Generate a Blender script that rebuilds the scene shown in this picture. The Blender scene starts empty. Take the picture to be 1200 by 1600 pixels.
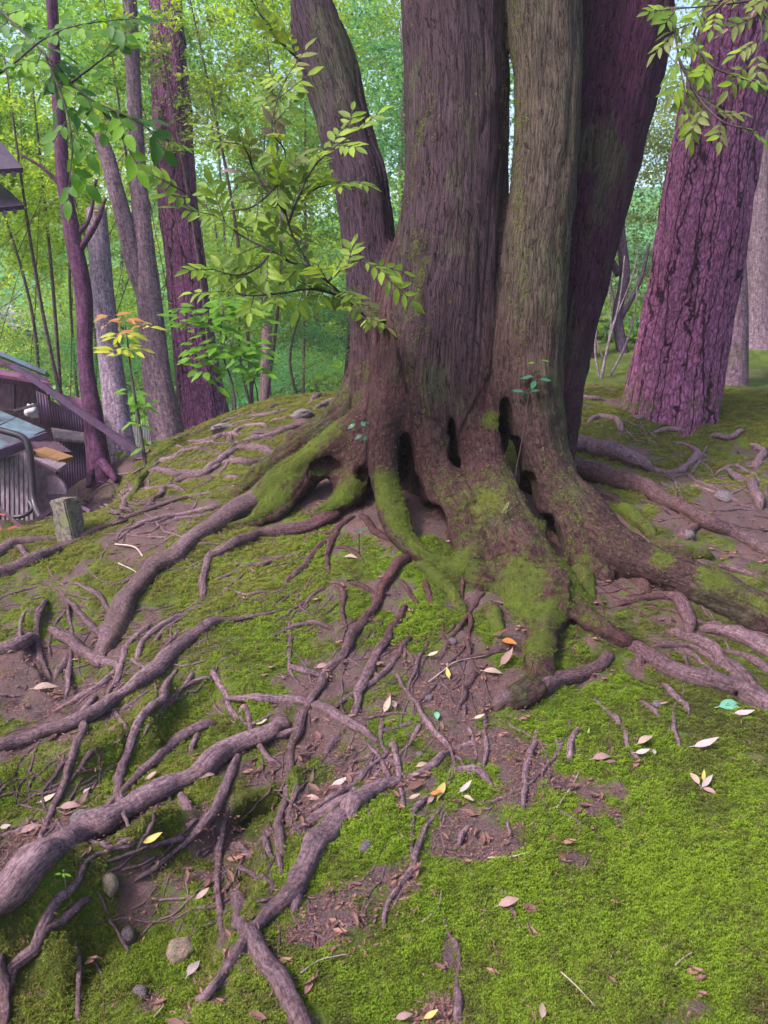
import bpy, bmesh, math, random
import numpy as np
from mathutils import Vector, Matrix, Euler, kdtree
R = math.radians
rnd = random.Random(7)
rs = np.random.RandomState(11)
scene = bpy.context.scene
C = scene.collection

# ------------------------------------------------------------------ camera
F = 1160.0                     # focal length in photograph pixels (1200 x 1600)
PITCH = R(15.4)
CAM = np.array([0.0, 0.0, 1.55])
FW = np.array([0, math.cos(PITCH), -math.sin(PITCH)])
UP = np.array([0, math.sin(PITCH), math.cos(PITCH)])
RT = np.array([1.0, 0, 0])
cam_d = bpy.data.cameras.new("camera")
cam_d.sensor_fit = 'VERTICAL'
cam_d.sensor_height = 36.0
cam_d.lens = 36.0 * F / 1600.0
cam_d.clip_start = 0.05
cam_d.clip_end = 800
cam_d.dof.use_dof = True
cam_d.dof.focus_distance = 4.0
cam_d.dof.aperture_fstop = 7.0
cam = bpy.data.objects.new("camera", cam_d)
C.objects.link(cam)
cam.location = CAM
cam.rotation_euler = (math.pi / 2 - PITCH, 0, 0)
scene.camera = cam

# ------------------------------------------------------------------ light
SUN_EL, SUN_AZ = R(50), R(-118)       # azimuth from +Y, clockwise seen from above
world = bpy.data.worlds.new("World")
scene.world = world
world.use_nodes = True
nt = world.node_tree
nt.nodes.clear()
sky = nt.nodes.new('ShaderNodeTexSky')
sky.sky_type = 'NISHITA'
sky.sun_disc = False
sky.sun_elevation = SUN_EL
sky.sun_rotation = SUN_AZ
sky.air_density = 1.0
sky.dust_density = 4.0
sky.ozone_density = 1.0
bg = nt.nodes.new('ShaderNodeBackground')
bg.inputs['Strength'].default_value = 0.11
wo = nt.nodes.new('ShaderNodeOutputWorld')
nt.links.new(sky.outputs[0], bg.inputs[0])
nt.links.new(bg.outputs[0], wo.inputs[0])
sun_d = bpy.data.lights.new("sun", 'SUN')
sun_d.energy = 1.5
sun_d.angle = R(10)
sun_d.color = (1.0, 0.96, 0.9)
sun = bpy.data.objects.new("sun", sun_d)
C.objects.link(sun)
sd = Vector((math.sin(SUN_AZ) * math.cos(SUN_EL), math.cos(SUN_AZ) * math.cos(SUN_EL), math.sin(SUN_EL)))
sun.rotation_euler = sd.to_track_quat('Z', 'Y').to_euler()
scene.view_settings.view_transform = 'Standard'
scene.view_settings.look = 'None'
scene.view_settings.exposure = 1.9
scene.view_settings.gamma = 1.0
scene.view_settings.use_curve_mapping = False
scene.render.engine = 'CYCLES'
scene.cycles.max_bounces = 6
scene.cycles.diffuse_bounces = 3
scene.cycles.glossy_bounces = 2
scene.cycles.transmission_bounces = 4
scene.cycles.transparent_max_bounces = 4

# ------------------------------------------------------------------ numpy noise
def _hash(ix, iy, iz, seed):
    h = (ix * 374761393 + iy * 668265263 + iz * 2147483647 + seed * 1274126177) & 0xffffffff
    h = ((h ^ (h >> 13)) * 1274126177) & 0xffffffff
    h = ((h ^ (h >> 16)) * 2246822519) & 0xffffffff
    h = h ^ (h >> 15)
    return (h & 0xffffff).astype(np.float64) / 0xffffff

def vnoise(x, y, z=0.0, seed=0):
    x, y, z = np.broadcast_arrays(np.asarray(x, float), np.asarray(y, float), np.asarray(z, float))
    fx, fy, fz = np.floor(x), np.floor(y), np.floor(z)
    ix, iy, iz = fx.astype(np.int64), fy.astype(np.int64), fz.astype(np.int64)
    u, v, w = x - fx, y - fy, z - fz
    u = u * u * (3 - 2 * u); v = v * v * (3 - 2 * v); w = w * w * (3 - 2 * w)
    r = 0
    for dx in (0, 1):
        for dy in (0, 1):
            for dz in (0, 1):
                r = r + _hash(ix + dx, iy + dy, iz + dz, seed) * (u if dx else 1 - u) * (v if dy else 1 - v) * (w if dz else 1 - w)
    return r * 2 - 1

def fbm(x, y, z=0.0, seed=0, o=3):
    r, a = 0, 1.0
    x = np.asarray(x, float); y = np.asarray(y, float); z = np.asarray(z, float)
    for i in range(o):
        r = r + a * vnoise(x * 2.03 ** i, y * 2.03 ** i, z * 2.03 ** i, seed + i * 17)
        a *= 0.5
    return r

def sst(a, b, x):
    t = np.clip((x - a) / (b - a), 0, 1)
    return t * t * (3 - 2 * t)

# ------------------------------------------------------------------ picture helpers
def ray(px, py):
    return FW + RT * ((px - 600.0) / F) + UP * ((800.0 - py) / F)

def W(px, py, d):
    """point at depth d (metres along the view axis) behind a place of the photograph"""
    return CAM + ray(px, py) * d

def flat(px, py, z=0.0):
    r = ray(px, py)
    t = (z - CAM[2]) / r[2]
    return (CAM + r * t)[:2]

# ------------------------------------------------------------------ terrain
def poly_sd(poly, x, y):
    d = np.full(x.shape, 1e9)
    inside = np.zeros(x.shape, bool)
    n = len(poly)
    for i in range(n):
        ax, ay = poly[i]; bx, by = poly[(i + 1) % n]
        ex, ey = bx - ax, by - ay
        t = np.clip(((x - ax) * ex + (y - ay) * ey) / (ex * ex + ey * ey + 1e-12), 0, 1)
        d = np.minimum(d, np.hypot(x - ax - t * ex, y - ay - t * ey))
        c = ((ay > y) != (by > y)) & (x < (bx - ax) * (y - ay) / (by - ay + 1e-12) + ax)
        inside ^= c
    return np.where(inside, d, -d)

STEPS = []
def step(pts, depth, z0=0.0, width=0.07):
    STEPS.append((np.array([flat(a, b, z0) for a, b in pts]), depth, width))
step([(-60, 1200), (130, 1165), (230, 1125), (270, 1070), (340, 1050), (385, 1100), (430, 1112), (500, 1125), (470, 1180), (320, 1235), (100, 1330), (-60, 1400)], 0.13)
step([(-300, 1450), (60, 1385), (220, 1298), (330, 1232), (390, 1190), (440, 1170), (456, 1235), (436, 1290), (405, 1310), (385, 1400), (345, 1480), (280, 1640), (-400, 1900)], 0.17)
step([(-300, 1480), (80, 1400), (160, 1345), (240, 1325), (320, 1352), (335, 1400), (320, 1470), (230, 1620), (-400, 1900)], 0.12)
step([(480, 1120), (585, 1165), (560, 1210), (470, 1260), (455, 1200)], 0.05)
step([(60, 950), (180, 960), (150, 1060), (90, 1075), (40, 1020)], 0.06)

def hh(x, y):
    x = np.asarray(x, float); y = np.asarray(y, float)
    x, y = np.broadcast_arrays(x, y)
    r = np.hypot(x, y)
    z = 0.42 * sst(2.6, 5.2, y) + 0.26 * sst(5.0, 7.3, y)
    # the mound round the great tree
    z = z + 0.10 * np.exp(-(((x - 0.35) / 1.1) ** 2 + ((y - 4.5) / 0.9) ** 2))
    # falls away to the left beyond the roots
    edge = -1.0 + 0.25 * np.clip(y - 5, -2, 3) * 0
    fall = sst(-0.7, -3.4, x) * sst(3.2, 6.2, y)
    z = z - 0.76 * fall
    z = z - 0.20 * sst(-0.8, -2.6, x) * sst(4.5, 2.0, y)
    scarp = sst(-2.12, -2.32, x + 0.10 * np.sin(y * 2.1) + 0.05 * vnoise(x * 5, y * 5, 0, 12)) * sst(5.0, 5.5, y) * sst(7.9, 7.0, y)
    z = z - 0.30 * scarp
    # the shack stands in a hollow
    z = z - 0.5 * sst(-2.9, -3.9, x) * sst(4.8, 6.2, y)
    # beyond the crest the left drops into the garden, the right stays up
    lf = sst(0.32, -0.12, x / np.maximum(np.abs(y), 3.0))
    z = z - 1.35 * sst(7.6, 12.5, y) * lf - 0.1 * sst(7.5, 10, y) * (1 - lf)
    z = z + 0.30 * sst(8.5, 14, y) * (1 - lf)
    z = z - 0.22 * sst(3.3, 1.6, x) * 0
    z = z + 0.02 * np.clip(x - 0.5, 0, 5) * sst(6, 3, y)
    # little scarp right of the tree
    z = z - 0.10 * sst(6.25, 6.0, y + 0.25 * np.sin(x * 2.2)) * sst(1.3, 1.8, x) * sst(4.6, 5.4, y)
    # far hillside
    z = z + np.clip(r - 17, 0, 60) * 0.13 * sst(17, 30, r) + 8 * sst(45, 120, r)
    wx = x + 0.03 * vnoise(x * 9, y * 9, 0, 5); wy = y + 0.03 * vnoise(x * 9, y * 9, 0, 6)
    near = (r < 9)
    if near.any():
        zz = np.zeros(x.shape)
        for poly, dep, wd in STEPS:
            s = poly_sd(poly, wx[near], wy[near])
            zz[near] -= dep * sst(-wd * 0.4, wd * 0.6, s)
        z = z + zz
    k = sst(14, 7, r)
    z = z + 0.035 * vnoise(x * 1.7, y * 1.7, 0, 1) + k * 0.022 * vnoise(x * 4.5, y * 4.5, 0, 2)
    z = z + k * 0.011 * vnoise(x * 11, y * 11, 0, 3) + k * 0.007 * vnoise(x * 24, y * 24, 0, 4)
    z = z + sst(9, 25, r) * 0.35 * vnoise(x * 0.23, y * 0.23, 0, 9)
    return z

TS = np.concatenate([np.linspace(0.9, 9, 500), np.geomspace(9.05, 70, 160)])
def ground(px, py, lift=0.0):
    """where the ray of a photograph pixel meets the terrain (raised by lift)"""
    r = ray(px, py)
    p = CAM[None] + r[None] * TS[:, None]
    g = p[:, 2] - hh(p[:, 0], p[:, 1]) - lift
    i = np.where(g < 0)[0]
    i = i[0] if len(i) else len(TS) - 1
    if i == 0:
        return p[0]
    t = g[i - 1] / (g[i - 1] - g[i] + 1e-9)
    return p[i - 1] + (p[i] - p[i - 1]) * np.clip(t, 0, 1)

# ------------------------------------------------------------------ objects
def tag(o, label=None, cat=None, group=None, kind=None):
    if label: o['label'] = label
    if cat: o['category'] = cat
    if group: o['group'] = group
    if kind: o['kind'] = kind
    return o

def thing(name, label, cat, loc=(0, 0, 0), group=None, rz=0.0):
    o = bpy.data.objects.new(name, None)
    o.empty_display_size = 0.1
    C.objects.link(o)
    o.location = Vector([float(v) for v in loc]); o.rotation_euler = (0, 0, rz)
    return tag(o, label, cat, group)

def mesh_obj(name, verts, faces, mat, parent=None, smooth=True, attrs=None, origin=None, data_only=False):
    me = bpy.data.meshes.new(name)
    verts = np.asarray(verts, dtype=np.float32)
    if origin is not None:
        verts = verts - np.asarray(origin, dtype=np.float32)[None]
    if isinstance(faces, np.ndarray):
        nf, k = faces.shape
        me.vertices.add(len(verts)); me.vertices.foreach_set('co', verts.ravel())
        me.loops.add(nf * k); me.loops.foreach_set('vertex_index', faces.astype(np.int32).ravel())
        me.polygons.add(nf)
        me.polygons.foreach_set('loop_start', np.arange(0, nf * k, k, dtype=np.int32))
        me.polygons.foreach_set('loop_total', np.full(nf, k, dtype=np.int32))
        me.update(calc_edges=True)
    else:
        me.from_pydata([tuple(map(float, v)) for v in verts], [], faces)
    if smooth:
        me.polygons.foreach_set('use_smooth', np.ones(len(me.polygons), dtype=bool))
    for nm, (ty, arr) in (attrs or {}).items():
        a = me.attributes.new(nm, ty, 'POINT')
        arr = np.asarray(arr, dtype=np.float32)
        if ty == 'FLOAT': a.data.foreach_set('value', arr.ravel())
        elif ty == 'FLOAT_VECTOR': a.data.foreach_set('vector', arr.ravel())
        else:
            if arr.shape[1] == 3: arr = np.concatenate([arr, np.ones((len(arr), 1), np.float32)], 1)
            a.data.foreach_set('color', arr.ravel())
    if mat: me.materials.append(mat)
    me.update()
    if data_only: return me
    o = bpy.data.objects.new(name, me)
    C.objects.link(o)
    if parent is not None:
        o.parent = parent
        if origin is not None:
            o.location = Vector([float(v) for v in origin]) - parent.location
        else:
            o.location = -parent.location
    elif origin is not None:
        o.location = Vector([float(v) for v in origin])
    return o

def link_copy(name, me, parent=None, loc=(0, 0, 0), rot=None, scale=None, world=True):
    o = bpy.data.objects.new(name, me)
    C.objects.link(o)
    l = Vector([float(v) for v in loc])
    if parent is not None:
        o.parent = parent
        if world: l = l - parent.location
    o.location = l
    if rot is not None: o.rotation_euler = rot
    if scale is not None: o.scale = scale if hasattr(scale, '__len__') else (scale,) * 3
    return o

# ------------------------------------------------------------------ node helpers
class NT:
    def __init__(s, name):
        s.m = bpy.data.materials.new(name); s.m.use_nodes = True
        s.t = s.m.node_tree; s.t.nodes.clear()
        s.out = s.t.nodes.new('ShaderNodeOutputMaterial')
    def n(s, ty, **kw):
        nd = s.t.nodes.new(ty)
        for k, v in kw.items():
            if k.startswith('i_'):
                key = k[2:].replace('_', ' ')
                key = int(key) if key.isdigit() else key
                s.put(nd.inputs[key], v)
            else: setattr(nd, k, v)
        return nd
    def put(s, sock, v):
        if hasattr(v, 'is_linked') or hasattr(v, 'links'): s.t.links.new(v, sock)
        else:
            if hasattr(v, '__len__') and len(v) == 3 and sock.type == 'RGBA': v = (*v, 1)
            sock.default_value = v
    def attr(s, name, ty='GEOMETRY'):
        return s.n('ShaderNodeAttribute', attribute_name=name, attribute_type=ty)
    def noise(s, vec, scale, detail=4, rough=0.55, dist=0.0):
        nd = s.n('ShaderNodeTexNoise', i_Scale=scale, i_Detail=detail, i_Roughness=rough, i_Distortion=dist)
        if vec is not None: s.put(nd.inputs['Vector'], vec)
        return nd.outputs['Fac']
    def vor(s, vec, scale, feature='F1', out='Distance'):
        nd = s.n('ShaderNodeTexVoronoi', feature=feature, i_Scale=scale)
        s.put(nd.inputs['Vector'], vec)
        return nd.outputs[out]
    def mul(s, vec, v):
        nd = s.n('ShaderNodeVectorMath', operation='MULTIPLY'); s.put(nd.inputs[0], vec); nd.inputs[1].default_value = v
        return nd.outputs[0]
    def math(s, op, a, b=0.0, c=None, clamp=False):
        nd = s.n('ShaderNodeMath', operation=op, use_clamp=clamp)
        s.put(nd.inputs[0], a); s.put(nd.inputs[1], b)
        if c is not None: s.put(nd.inputs[2], c)
        return nd.outputs[0]
    def ramp(s, fac, a, b, ta=0.0, tb=1.0):
        nd = s.n('ShaderNodeMapRange', interpolation_type='SMOOTHSTEP')
        s.put(nd.inputs[0], fac)
        nd.inputs[1].default_value = a; nd.inputs[2].default_value = b
        nd.inputs[3].default_value = ta; nd.inputs[4].default_value = tb
        return nd.outputs[0]
    def mix(s, fac, a, b, blend='MIX'):
        nd = s.n('ShaderNodeMix', data_type='RGBA', blend_type=blend)
        s.put(nd.inputs[0], fac); s.put(nd.inputs[6], a); s.put(nd.inputs[7], b)
        return nd.outputs[2]
    def bump(s, h, strength, dist, normal=None):
        nd = s.n('ShaderNodeBump', i_Strength=strength, i_Distance=dist)
        s.put(nd.inputs['Height'], h)
        if normal is not None: s.put(nd.inputs['Normal'], normal)
        return nd.outputs[0]
    def bsdf(s, col, rough=0.8, normal=None, spec=0.3, metal=0.0):
        nd = s.n('ShaderNodeBsdfPrincipled')
        s.put(nd.inputs['Base Color'], col); s.put(nd.inputs['Roughness'], rough)
        s.put(nd.inputs['Specular IOR Level'], spec); s.put(nd.inputs['Metallic'], metal)
        if normal is not None: s.put(nd.inputs['Normal'], normal)
        return nd.outputs[0]
    def end(s, sh):
        s.t.links.new(sh, s.out.inputs['Surface']); return s.m

# ------------------------------------------------------------------ materials
def moss_color(m, p, tone):
    """moss: dark to lime, mottled; tone 0..1"""
    n1 = m.noise(p, 300, 3, 0.7)
    n2 = m.noise(p, 7, 4, 0.6)
    t = m.math('ADD', tone, m.math('MULTIPLY', m.math('SUBTRACT', n2, 0.5), 0.9))
    c = m.mix(m.ramp(t, 0.15, 0.85), (0.075, 0.085, 0.022), (0.135, 0.200, 0.018))
    c = m.mix(m.ramp(m.noise(p, 2.2, 3), 0.5, 0.75, 0, 0.5), c, (0.17, 0.17, 0.035))
    return m.mix(m.ramp(n1, 0.3, 0.65, 0.75, 0.0), c, (0.02, 0.032, 0.008))

def bark_mat(name, kind='fibre', tint=None, k=1.0, moss=True, bumpd=0.012):
    """vertex data: bark (vector), moss (float), tint (colour)"""
    m = NT(name)
    q = m.attr('bark').outputs['Vector']
    p = m.n('ShaderNodeTexCoord').outputs['Object']
    base = m.attr('tint').outputs['Color'] if tint is None else m.mix(0.0, tint, tint)
    if kind == 'fibre':
        w = m.n('ShaderNodeTexNoise', i_Scale=7.0, i_Detail=3.0)
        m.put(w.inputs['Vector'], q)
        qq = m.n('ShaderNodeVectorMath', operation='MULTIPLY_ADD')
        m.put(qq.inputs[0], w.outputs['Color']); qq.inputs[1].default_value = (0.05, 0.05, 0.14); m.put(qq.inputs[2], q)
        qs = m.mul(qq.outputs[0], (1, 1, 0.07))
        r1 = m.math('ABSOLUTE', m.math('SUBTRACT', m.noise(qs, 42 * k, 4, 0.6), 0.5))
        r1 = m.ramp(r1, 0.0, 0.11)
        cr = m.ramp(m.vor(m.mul(qq.outputs[0], (1, 1, 0.075)), 50 * k, 'DISTANCE_TO_EDGE'), 0.0, 0.10)
        n1 = m.noise(m.mul(q, (1, 1, 0.06)), 110 * k, 4, 0.7)
        n2 = m.noise(m.mul(q, (1, 1, 0.40)), 150 * k, 5, 0.8)
        hv = m.math('ADD', m.math('MULTIPLY', n1, 0.50), m.math('ADD', m.math('MULTIPLY', cr, 0.16), m.math('ADD', m.math('MULTIPLY', r1, 0.12), m.math('MULTIPLY', n2, 0.55))))
        g1 = m.noise(p, 38, 7, 0.75)
        g2 = m.ramp(m.vor(m.mul(qq.outputs[0], (1, 1, 0.55)), 42, 'DISTANCE_TO_EDGE'), 0.0, 0.35)
        g3 = m.noise(p, 130, 4, 0.75)
        hl = m.math('ADD', m.math('MULTIPLY', g1, 0.70), m.math('ADD', m.math('MULTIPLY', g2, 0.12), m.math('MULTIPLY', g3, 0.50)))
        hx = m.n('ShaderNodeMix', data_type='FLOAT'); m.put(hx.inputs[0], m.math('MULTIPLY', m.attr('low').outputs['Fac'], 0.72)); m.put(hx.inputs[2], hv); m.put(hx.inputs[3], hl)
        h = hx.outputs[0]
    elif kind == 'plate':
        w = m.n('ShaderNodeTexNoise', i_Scale=9.0, i_Detail=3.0)
        m.put(w.inputs['Vector'], q)
        qq = m.n('ShaderNodeVectorMath', operation='MULTIPLY_ADD')
        m.put(qq.inputs[0], w.outputs['Color']); qq.inputs[1].default_value = (0.06, 0.06, 0.12); m.put(qq.inputs[2], q)
        qs = m.mul(qq.outputs[0], (1, 1, 0.22))
        v = m.ramp(m.vor(qs, 46 * k, 'DISTANCE_TO_EDGE'), 0.0, 0.30)
        v2 = m.ramp(m.vor(m.mul(qq.outputs[0], (1, 1, 0.07)), 11 * k, 'DISTANCE_TO_EDGE'), 0.0, 0.055)
        n2 = m.noise(m.mul(q, (1, 1, 0.5)), 90 * k, 5, 0.8)
        h = m.math('ADD', m.math('ADD', m.math('MULTIPLY', v, 0.26), m.math('MULTIPLY', v2, 0.42)), m.math('MULTIPLY', n2, 0.95))
    else:   # root: fine cross wrinkles and pits
        n1 = m.noise(m.mul(q, (1, 1, 0.9)), 75 * k, 6, 0.78)
        n2 = m.noise(m.mul(q, (1, 1, 0.12)), 150 * k, 4, 0.7, 0.3)
        n3 = m.noise(m.mul(q, (0.25, 0.25, 1.0)), 75, 3, 0.5)
        n4 = m.noise(p, 330, 4, 0.8)
        h = m.math('ADD', m.math('MULTIPLY', n1, 0.55), m.math('ADD', m.math('MULTIPLY', n2, 0.45), m.math('ADD', m.math('MULTIPLY', n3, 0.15), m.math('MULTIPLY', n4, 0.35))))
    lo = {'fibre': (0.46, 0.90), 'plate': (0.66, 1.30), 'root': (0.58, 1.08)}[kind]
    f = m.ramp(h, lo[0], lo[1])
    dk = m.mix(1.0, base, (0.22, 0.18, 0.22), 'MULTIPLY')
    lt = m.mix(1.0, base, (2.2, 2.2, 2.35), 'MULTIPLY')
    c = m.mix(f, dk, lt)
    big = m.noise(p, 5, 4, 0.6)
    c = m.mix(m.ramp(big, 0.42, 0.68, 0.0, 0.25 if kind == 'root' else 0.5), c, m.mix(1.0, c, (0.62, 0.58, 0.55), 'MULTIPLY'))
    if kind == 'fibre':
        alg = m.ramp(m.noise(m.mul(p, (1, 1, 0.35)), 3.2, 5, 0.65), 0.50, 0.66, 0, 0.6)
        c = m.mix(alg, c, m.mix(f, (0.016, 0.018, 0.010), (0.085, 0.090, 0.050)))
    lich = m.ramp(m.noise(p, 33, 4, 0.7), 0.60, 0.72, 0, 0.55)
    c = m.mix(lich, c, m.mix(1.0, c, (1.5, 1.55, 1.45), 'MULTIPLY'))
    if kind == 'root':
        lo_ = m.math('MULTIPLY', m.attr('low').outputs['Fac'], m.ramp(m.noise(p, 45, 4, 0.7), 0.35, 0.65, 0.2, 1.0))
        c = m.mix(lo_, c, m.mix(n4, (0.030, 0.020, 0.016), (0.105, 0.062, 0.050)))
    nrm = m.bump(h, 1.0, bumpd)
    sh = m.bsdf(c, 0.85, nrm, 0.10)
    if moss:
        ms = m.attr('moss').outputs['Fac']
        n = m.noise(p, 22, 5, 0.7)
        nf = m.noise(p, 95, 4, 0.8)
        fac = m.ramp(m.math('ADD', ms, m.math('ADD', m.math('MULTIPLY', m.math('SUBTRACT', n, 0.5), 1.3), m.math('MULTIPLY', m.math('SUBTRACT', nf, 0.5), 1.2))), 0.40, 0.75)
        mc = moss_color(m, p, 0.35)
        mb = m.bump(m.noise(p, 240, 3, 0.8), 1.0, 0.008)
        sh2 = m.bsdf(mc, 0.95, mb, 0.1)
        mx = m.n('ShaderNodeMixShader'); m.put(mx.inputs[0], fac); m.put(mx.inputs[1], sh); m.put(mx.inputs[2], sh2)
        sh = mx.outputs[0]
    return m.end(sh)

def ground_mat():
    m = NT('moss_and_soil')
    p = m.n('ShaderNodeNewGeometry').outputs['Position']
    ms = m.attr('moss').outputs['Fac']; tone = m.attr('tone').outputs['Fac']
    n = m.noise(p, 16, 6, 0.7)
    n3 = m.noise(p, 70, 4, 0.75)
    fac = m.ramp(m.math('ADD', ms, m.math('ADD', m.math('MULTIPLY', m.math('SUBTRACT', n, 0.5), 1.0), m.math('MULTIPLY', m.math('SUBTRACT', n3, 0.5), 0.8))), 0.35, 0.6)
    d1 = m.noise(p, 210, 4, 0.8); d2 = m.noise(p, 5, 3)
    dirt = m.mix(m.ramp(d1, 0.3, 0.7), (0.045, 0.026, 0.030), (0.175, 0.112, 0.118))
    dirt = m.mix(m.ramp(d2, 0.4, 0.7, 0, 0.6), dirt, (0.15, 0.085, 0.085))
    grit = m.ramp(m.noise(p, 420, 2, 0.8), 0.68, 0.74)
    dirt = m.mix(grit, dirt, (0.34, 0.27, 0.29))
    mc = moss_color(m, p, tone)
    far = m.attr('far').outputs['Fac']
    fc = m.mix(m.ramp(m.noise(p, 0.9, 7, 0.75), 0.4, 0.62), (0.08, 0.23, 0.09), (0.05, 0.12, 0.035))
    mc = m.mix(far, mc, fc)
    c = m.mix(fac, dirt, mc)
    h = m.math('ADD', m.math('MULTIPLY', d1, 0.7), m.math('MULTIPLY', n3, 0.8))
    hm = m.math('ADD', m.noise(p, 150, 4, 0.8), m.math('MULTIPLY', m.noise(p, 55, 3, 0.6), 0.8))
    hx = m.n('ShaderNodeMix', data_type='FLOAT'); m.put(hx.inputs[0], fac); m.put(hx.inputs[2], h); m.put(hx.inputs[3], hm)
    return m.end(m.bsdf(c, 0.92, m.bump(hx.outputs[0], 1.0, 0.014), 0.15))

def leaf_mat(name, col, col2=None, back=None, rough=0.45, trans=0.5, attr=None, objrand=0.0, spec=0.22, hue=0.0):
    """leaf with translucency; a per-leaf random shade read from the mesh attribute rnd"""
    m = NT(name)
    r = m.attr('rnd').outputs['Fac']
    if objrand:
        r = m.math('FRACT', m.math('ADD', r, m.n('ShaderNodeObjectInfo').outputs['Random']))
    col2 = col2 or tuple(v * 0.45 for v in col)
    c = m.mix(m.ramp(r, 0, 1), col, col2)
    p = m.n('ShaderNodeTexCoord').outputs['Object']
    c = m.mix(m.ramp(m.noise(p, 5, 5, 0.7), 0.42, 0.68, 0, 0.55), c, m.mix(1.0, c, (0.6, 0.6, 0.6), 'MULTIPLY'))
    if back:
        bf = m.n('ShaderNodeNewGeometry').outputs['Backfacing']
        c = m.mix(bf, c, back)
    s1 = m.bsdf(c, rough, None, spec)
    if trans <= 0: return m.end(s1)
    tr = m.n('ShaderNodeBsdfTranslucent'); m.put(tr.inputs['Color'], m.mix(1.0, c, (1.3, 1.4, 0.7), 'MULTIPLY'))
    mx = m.n('ShaderNodeMixShader', i_0=trans); m.put(mx.inputs[1], s1); m.put(mx.inputs[2], tr.outputs[0])
    return m.end(mx.outputs[0])

def moss_blade_mat():
    m = NT('moss_blades')
    t = m.attr('tone', 'INSTANCER').outputs['Fac']
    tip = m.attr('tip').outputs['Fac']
    r = m.attr('rnd').outputs['Fac']
    a = m.mix(m.ramp(t, 0.1, 0.9), (0.120, 0.125, 0.034), (0.210, 0.330, 0.022))
    yel = m.ramp(m.attr('yel', 'INSTANCER').outputs['Fac'], 0.0, 1.0, 0, 0.75)
    a = m.mix(yel, a, (0.30, 0.28, 0.07))
    a = m.mix(m.ramp(r, 0, 1, 0, 0.6), a, m.mix(1.0, a, (0.40, 0.40, 0.5), 'MULTIPLY'))
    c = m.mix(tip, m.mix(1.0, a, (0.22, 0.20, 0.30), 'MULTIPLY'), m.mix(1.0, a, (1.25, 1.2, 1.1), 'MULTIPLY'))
    s1 = m.bsdf(c, 0.7, None, 0.2)
    tr = m.n('ShaderNodeBsdfTranslucent'); m.put(tr.inputs['Color'], c)
    mx = m.n('ShaderNodeMixShader', i_0=0.35); m.put(mx.inputs[1], s1); m.put(mx.inputs[2], tr.outputs[0])
    return m.end(mx.outputs[0])

def plain(name, col, rough=0.7, var=0.4, scale=20, bump=0.003, spec=0.3, metal=0.0, stretch=(1, 1, 1), col2=None):
    m = NT(name)
    p = m.mul(m.n('ShaderNodeTexCoord').outputs['Object'], stretch)
    n = m.noise(p, scale, 5, 0.7)
    c = m.mix(m.ramp(n, 0.3, 0.7), tuple(v * (1 - var) for v in col), tuple(v * (1 + var) for v in col))
    if col2: c = m.mix(m.ramp(m.noise(p, scale * 0.25, 5, 0.7), 0.5, 0.62), c, col2)
    return m.end(m.bsdf(c, rough, m.bump(n, 0.8, bump), spec, metal))

M = {}
M['ground'] = ground_mat()
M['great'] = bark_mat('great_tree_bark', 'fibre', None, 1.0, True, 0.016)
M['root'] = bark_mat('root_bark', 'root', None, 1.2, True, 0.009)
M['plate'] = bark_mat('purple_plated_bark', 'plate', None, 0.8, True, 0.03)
M['smooth'] = bark_mat('smooth_grey_bark', 'root', None, 0.35, True, 0.008)
M['blade'] = moss_blade_mat()

# thin haze volume, added to brighten and pale the background
M['haze'] = bpy.data.materials.new('haze'); M['haze'].use_nodes = True
_t = M['haze'].node_tree; _t.nodes.clear()
_o = _t.nodes.new('ShaderNodeOutputMaterial'); _v = _t.nodes.new('ShaderNodeVolumePrincipled')
_v.inputs['Color'].default_value = (0.93, 0.97, 0.95, 1); _v.inputs['Density'].default_value = 0.0018; _v.inputs['Anisotropy'].default_value = 0.2
_t.links.new(_v.outputs[0], _o.inputs['Volume'])
bm = bmesh.new(); bmesh.ops.create_cube(bm, size=1.0)
me = bpy.data.meshes.new('haze'); bm.to_mesh(me); bm.free(); me.materials.append(M['haze'])
hz_ = bpy.data.objects.new('haze', me); C.objects.link(hz_); hz_.scale = (250, 250, 26); hz_.location = (0, 0, 9)
tag(hz_, 'thin pale haze added to brighten the background trees', 'haze', None, 'stuff')

# ------------------------------------------------------------------ ground sheet
def blob(x, y, px, py, rx, ry, ang=0.0, z0=0.0):
    c = flat(px, py, z0); ex = flat(px + rx, py, z0) - c; ey = flat(px, py - ry, z0) - c
    a = np.hypot(*ex); b = np.hypot(*ey)
    return ((x - c[0]) / a) ** 2 + ((y - c[1]) / b) ** 2

DIRT = [(300, 1510, 130, 75), (590, 1400, 55, 45), (500, 1440, 60, 60), (60, 1255, 95, 45), (20, 1290, 60, 40), (110, 1080, 60, 25),
        (780, 1160, 60, 30), (855, 1216, 55, 16), (930, 1272, 26, 12), (940, 1240, 50, 20), (720, 1290, 45, 28), (655, 1235, 50, 20),
        (900, 1342, 25, 12), (960, 930, 110, 35), (250, 885, 45, 22), (100, 1000, 60, 45), (430, 1235, 60, 25), (220, 1000, 60, 20),
        (760, 1330, 40, 20), (500, 1245, 40, 30), (740, 1085, 60, 25), (770, 920, 60, 60), (300, 1215, 100, 22), (440, 1145, 70, 20), (540, 870, 60, 40),
        (480, 1075, 40, 30), (350, 1390, 30, 50), (1075, 1590, 40, 25), (1060, 1365, 25, 18), (190, 1460, 40, 30), (650, 1580, 60, 20), (700, 1480, 20, 30),
        (1150, 900, 60, 20), (620, 960, 25, 30), (560, 1010, 40, 20), (945, 1425, 40, 10), (1180, 1430, 30, 20), (40, 1130, 40, 14), (700, 1010, 30, 20)]
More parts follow.
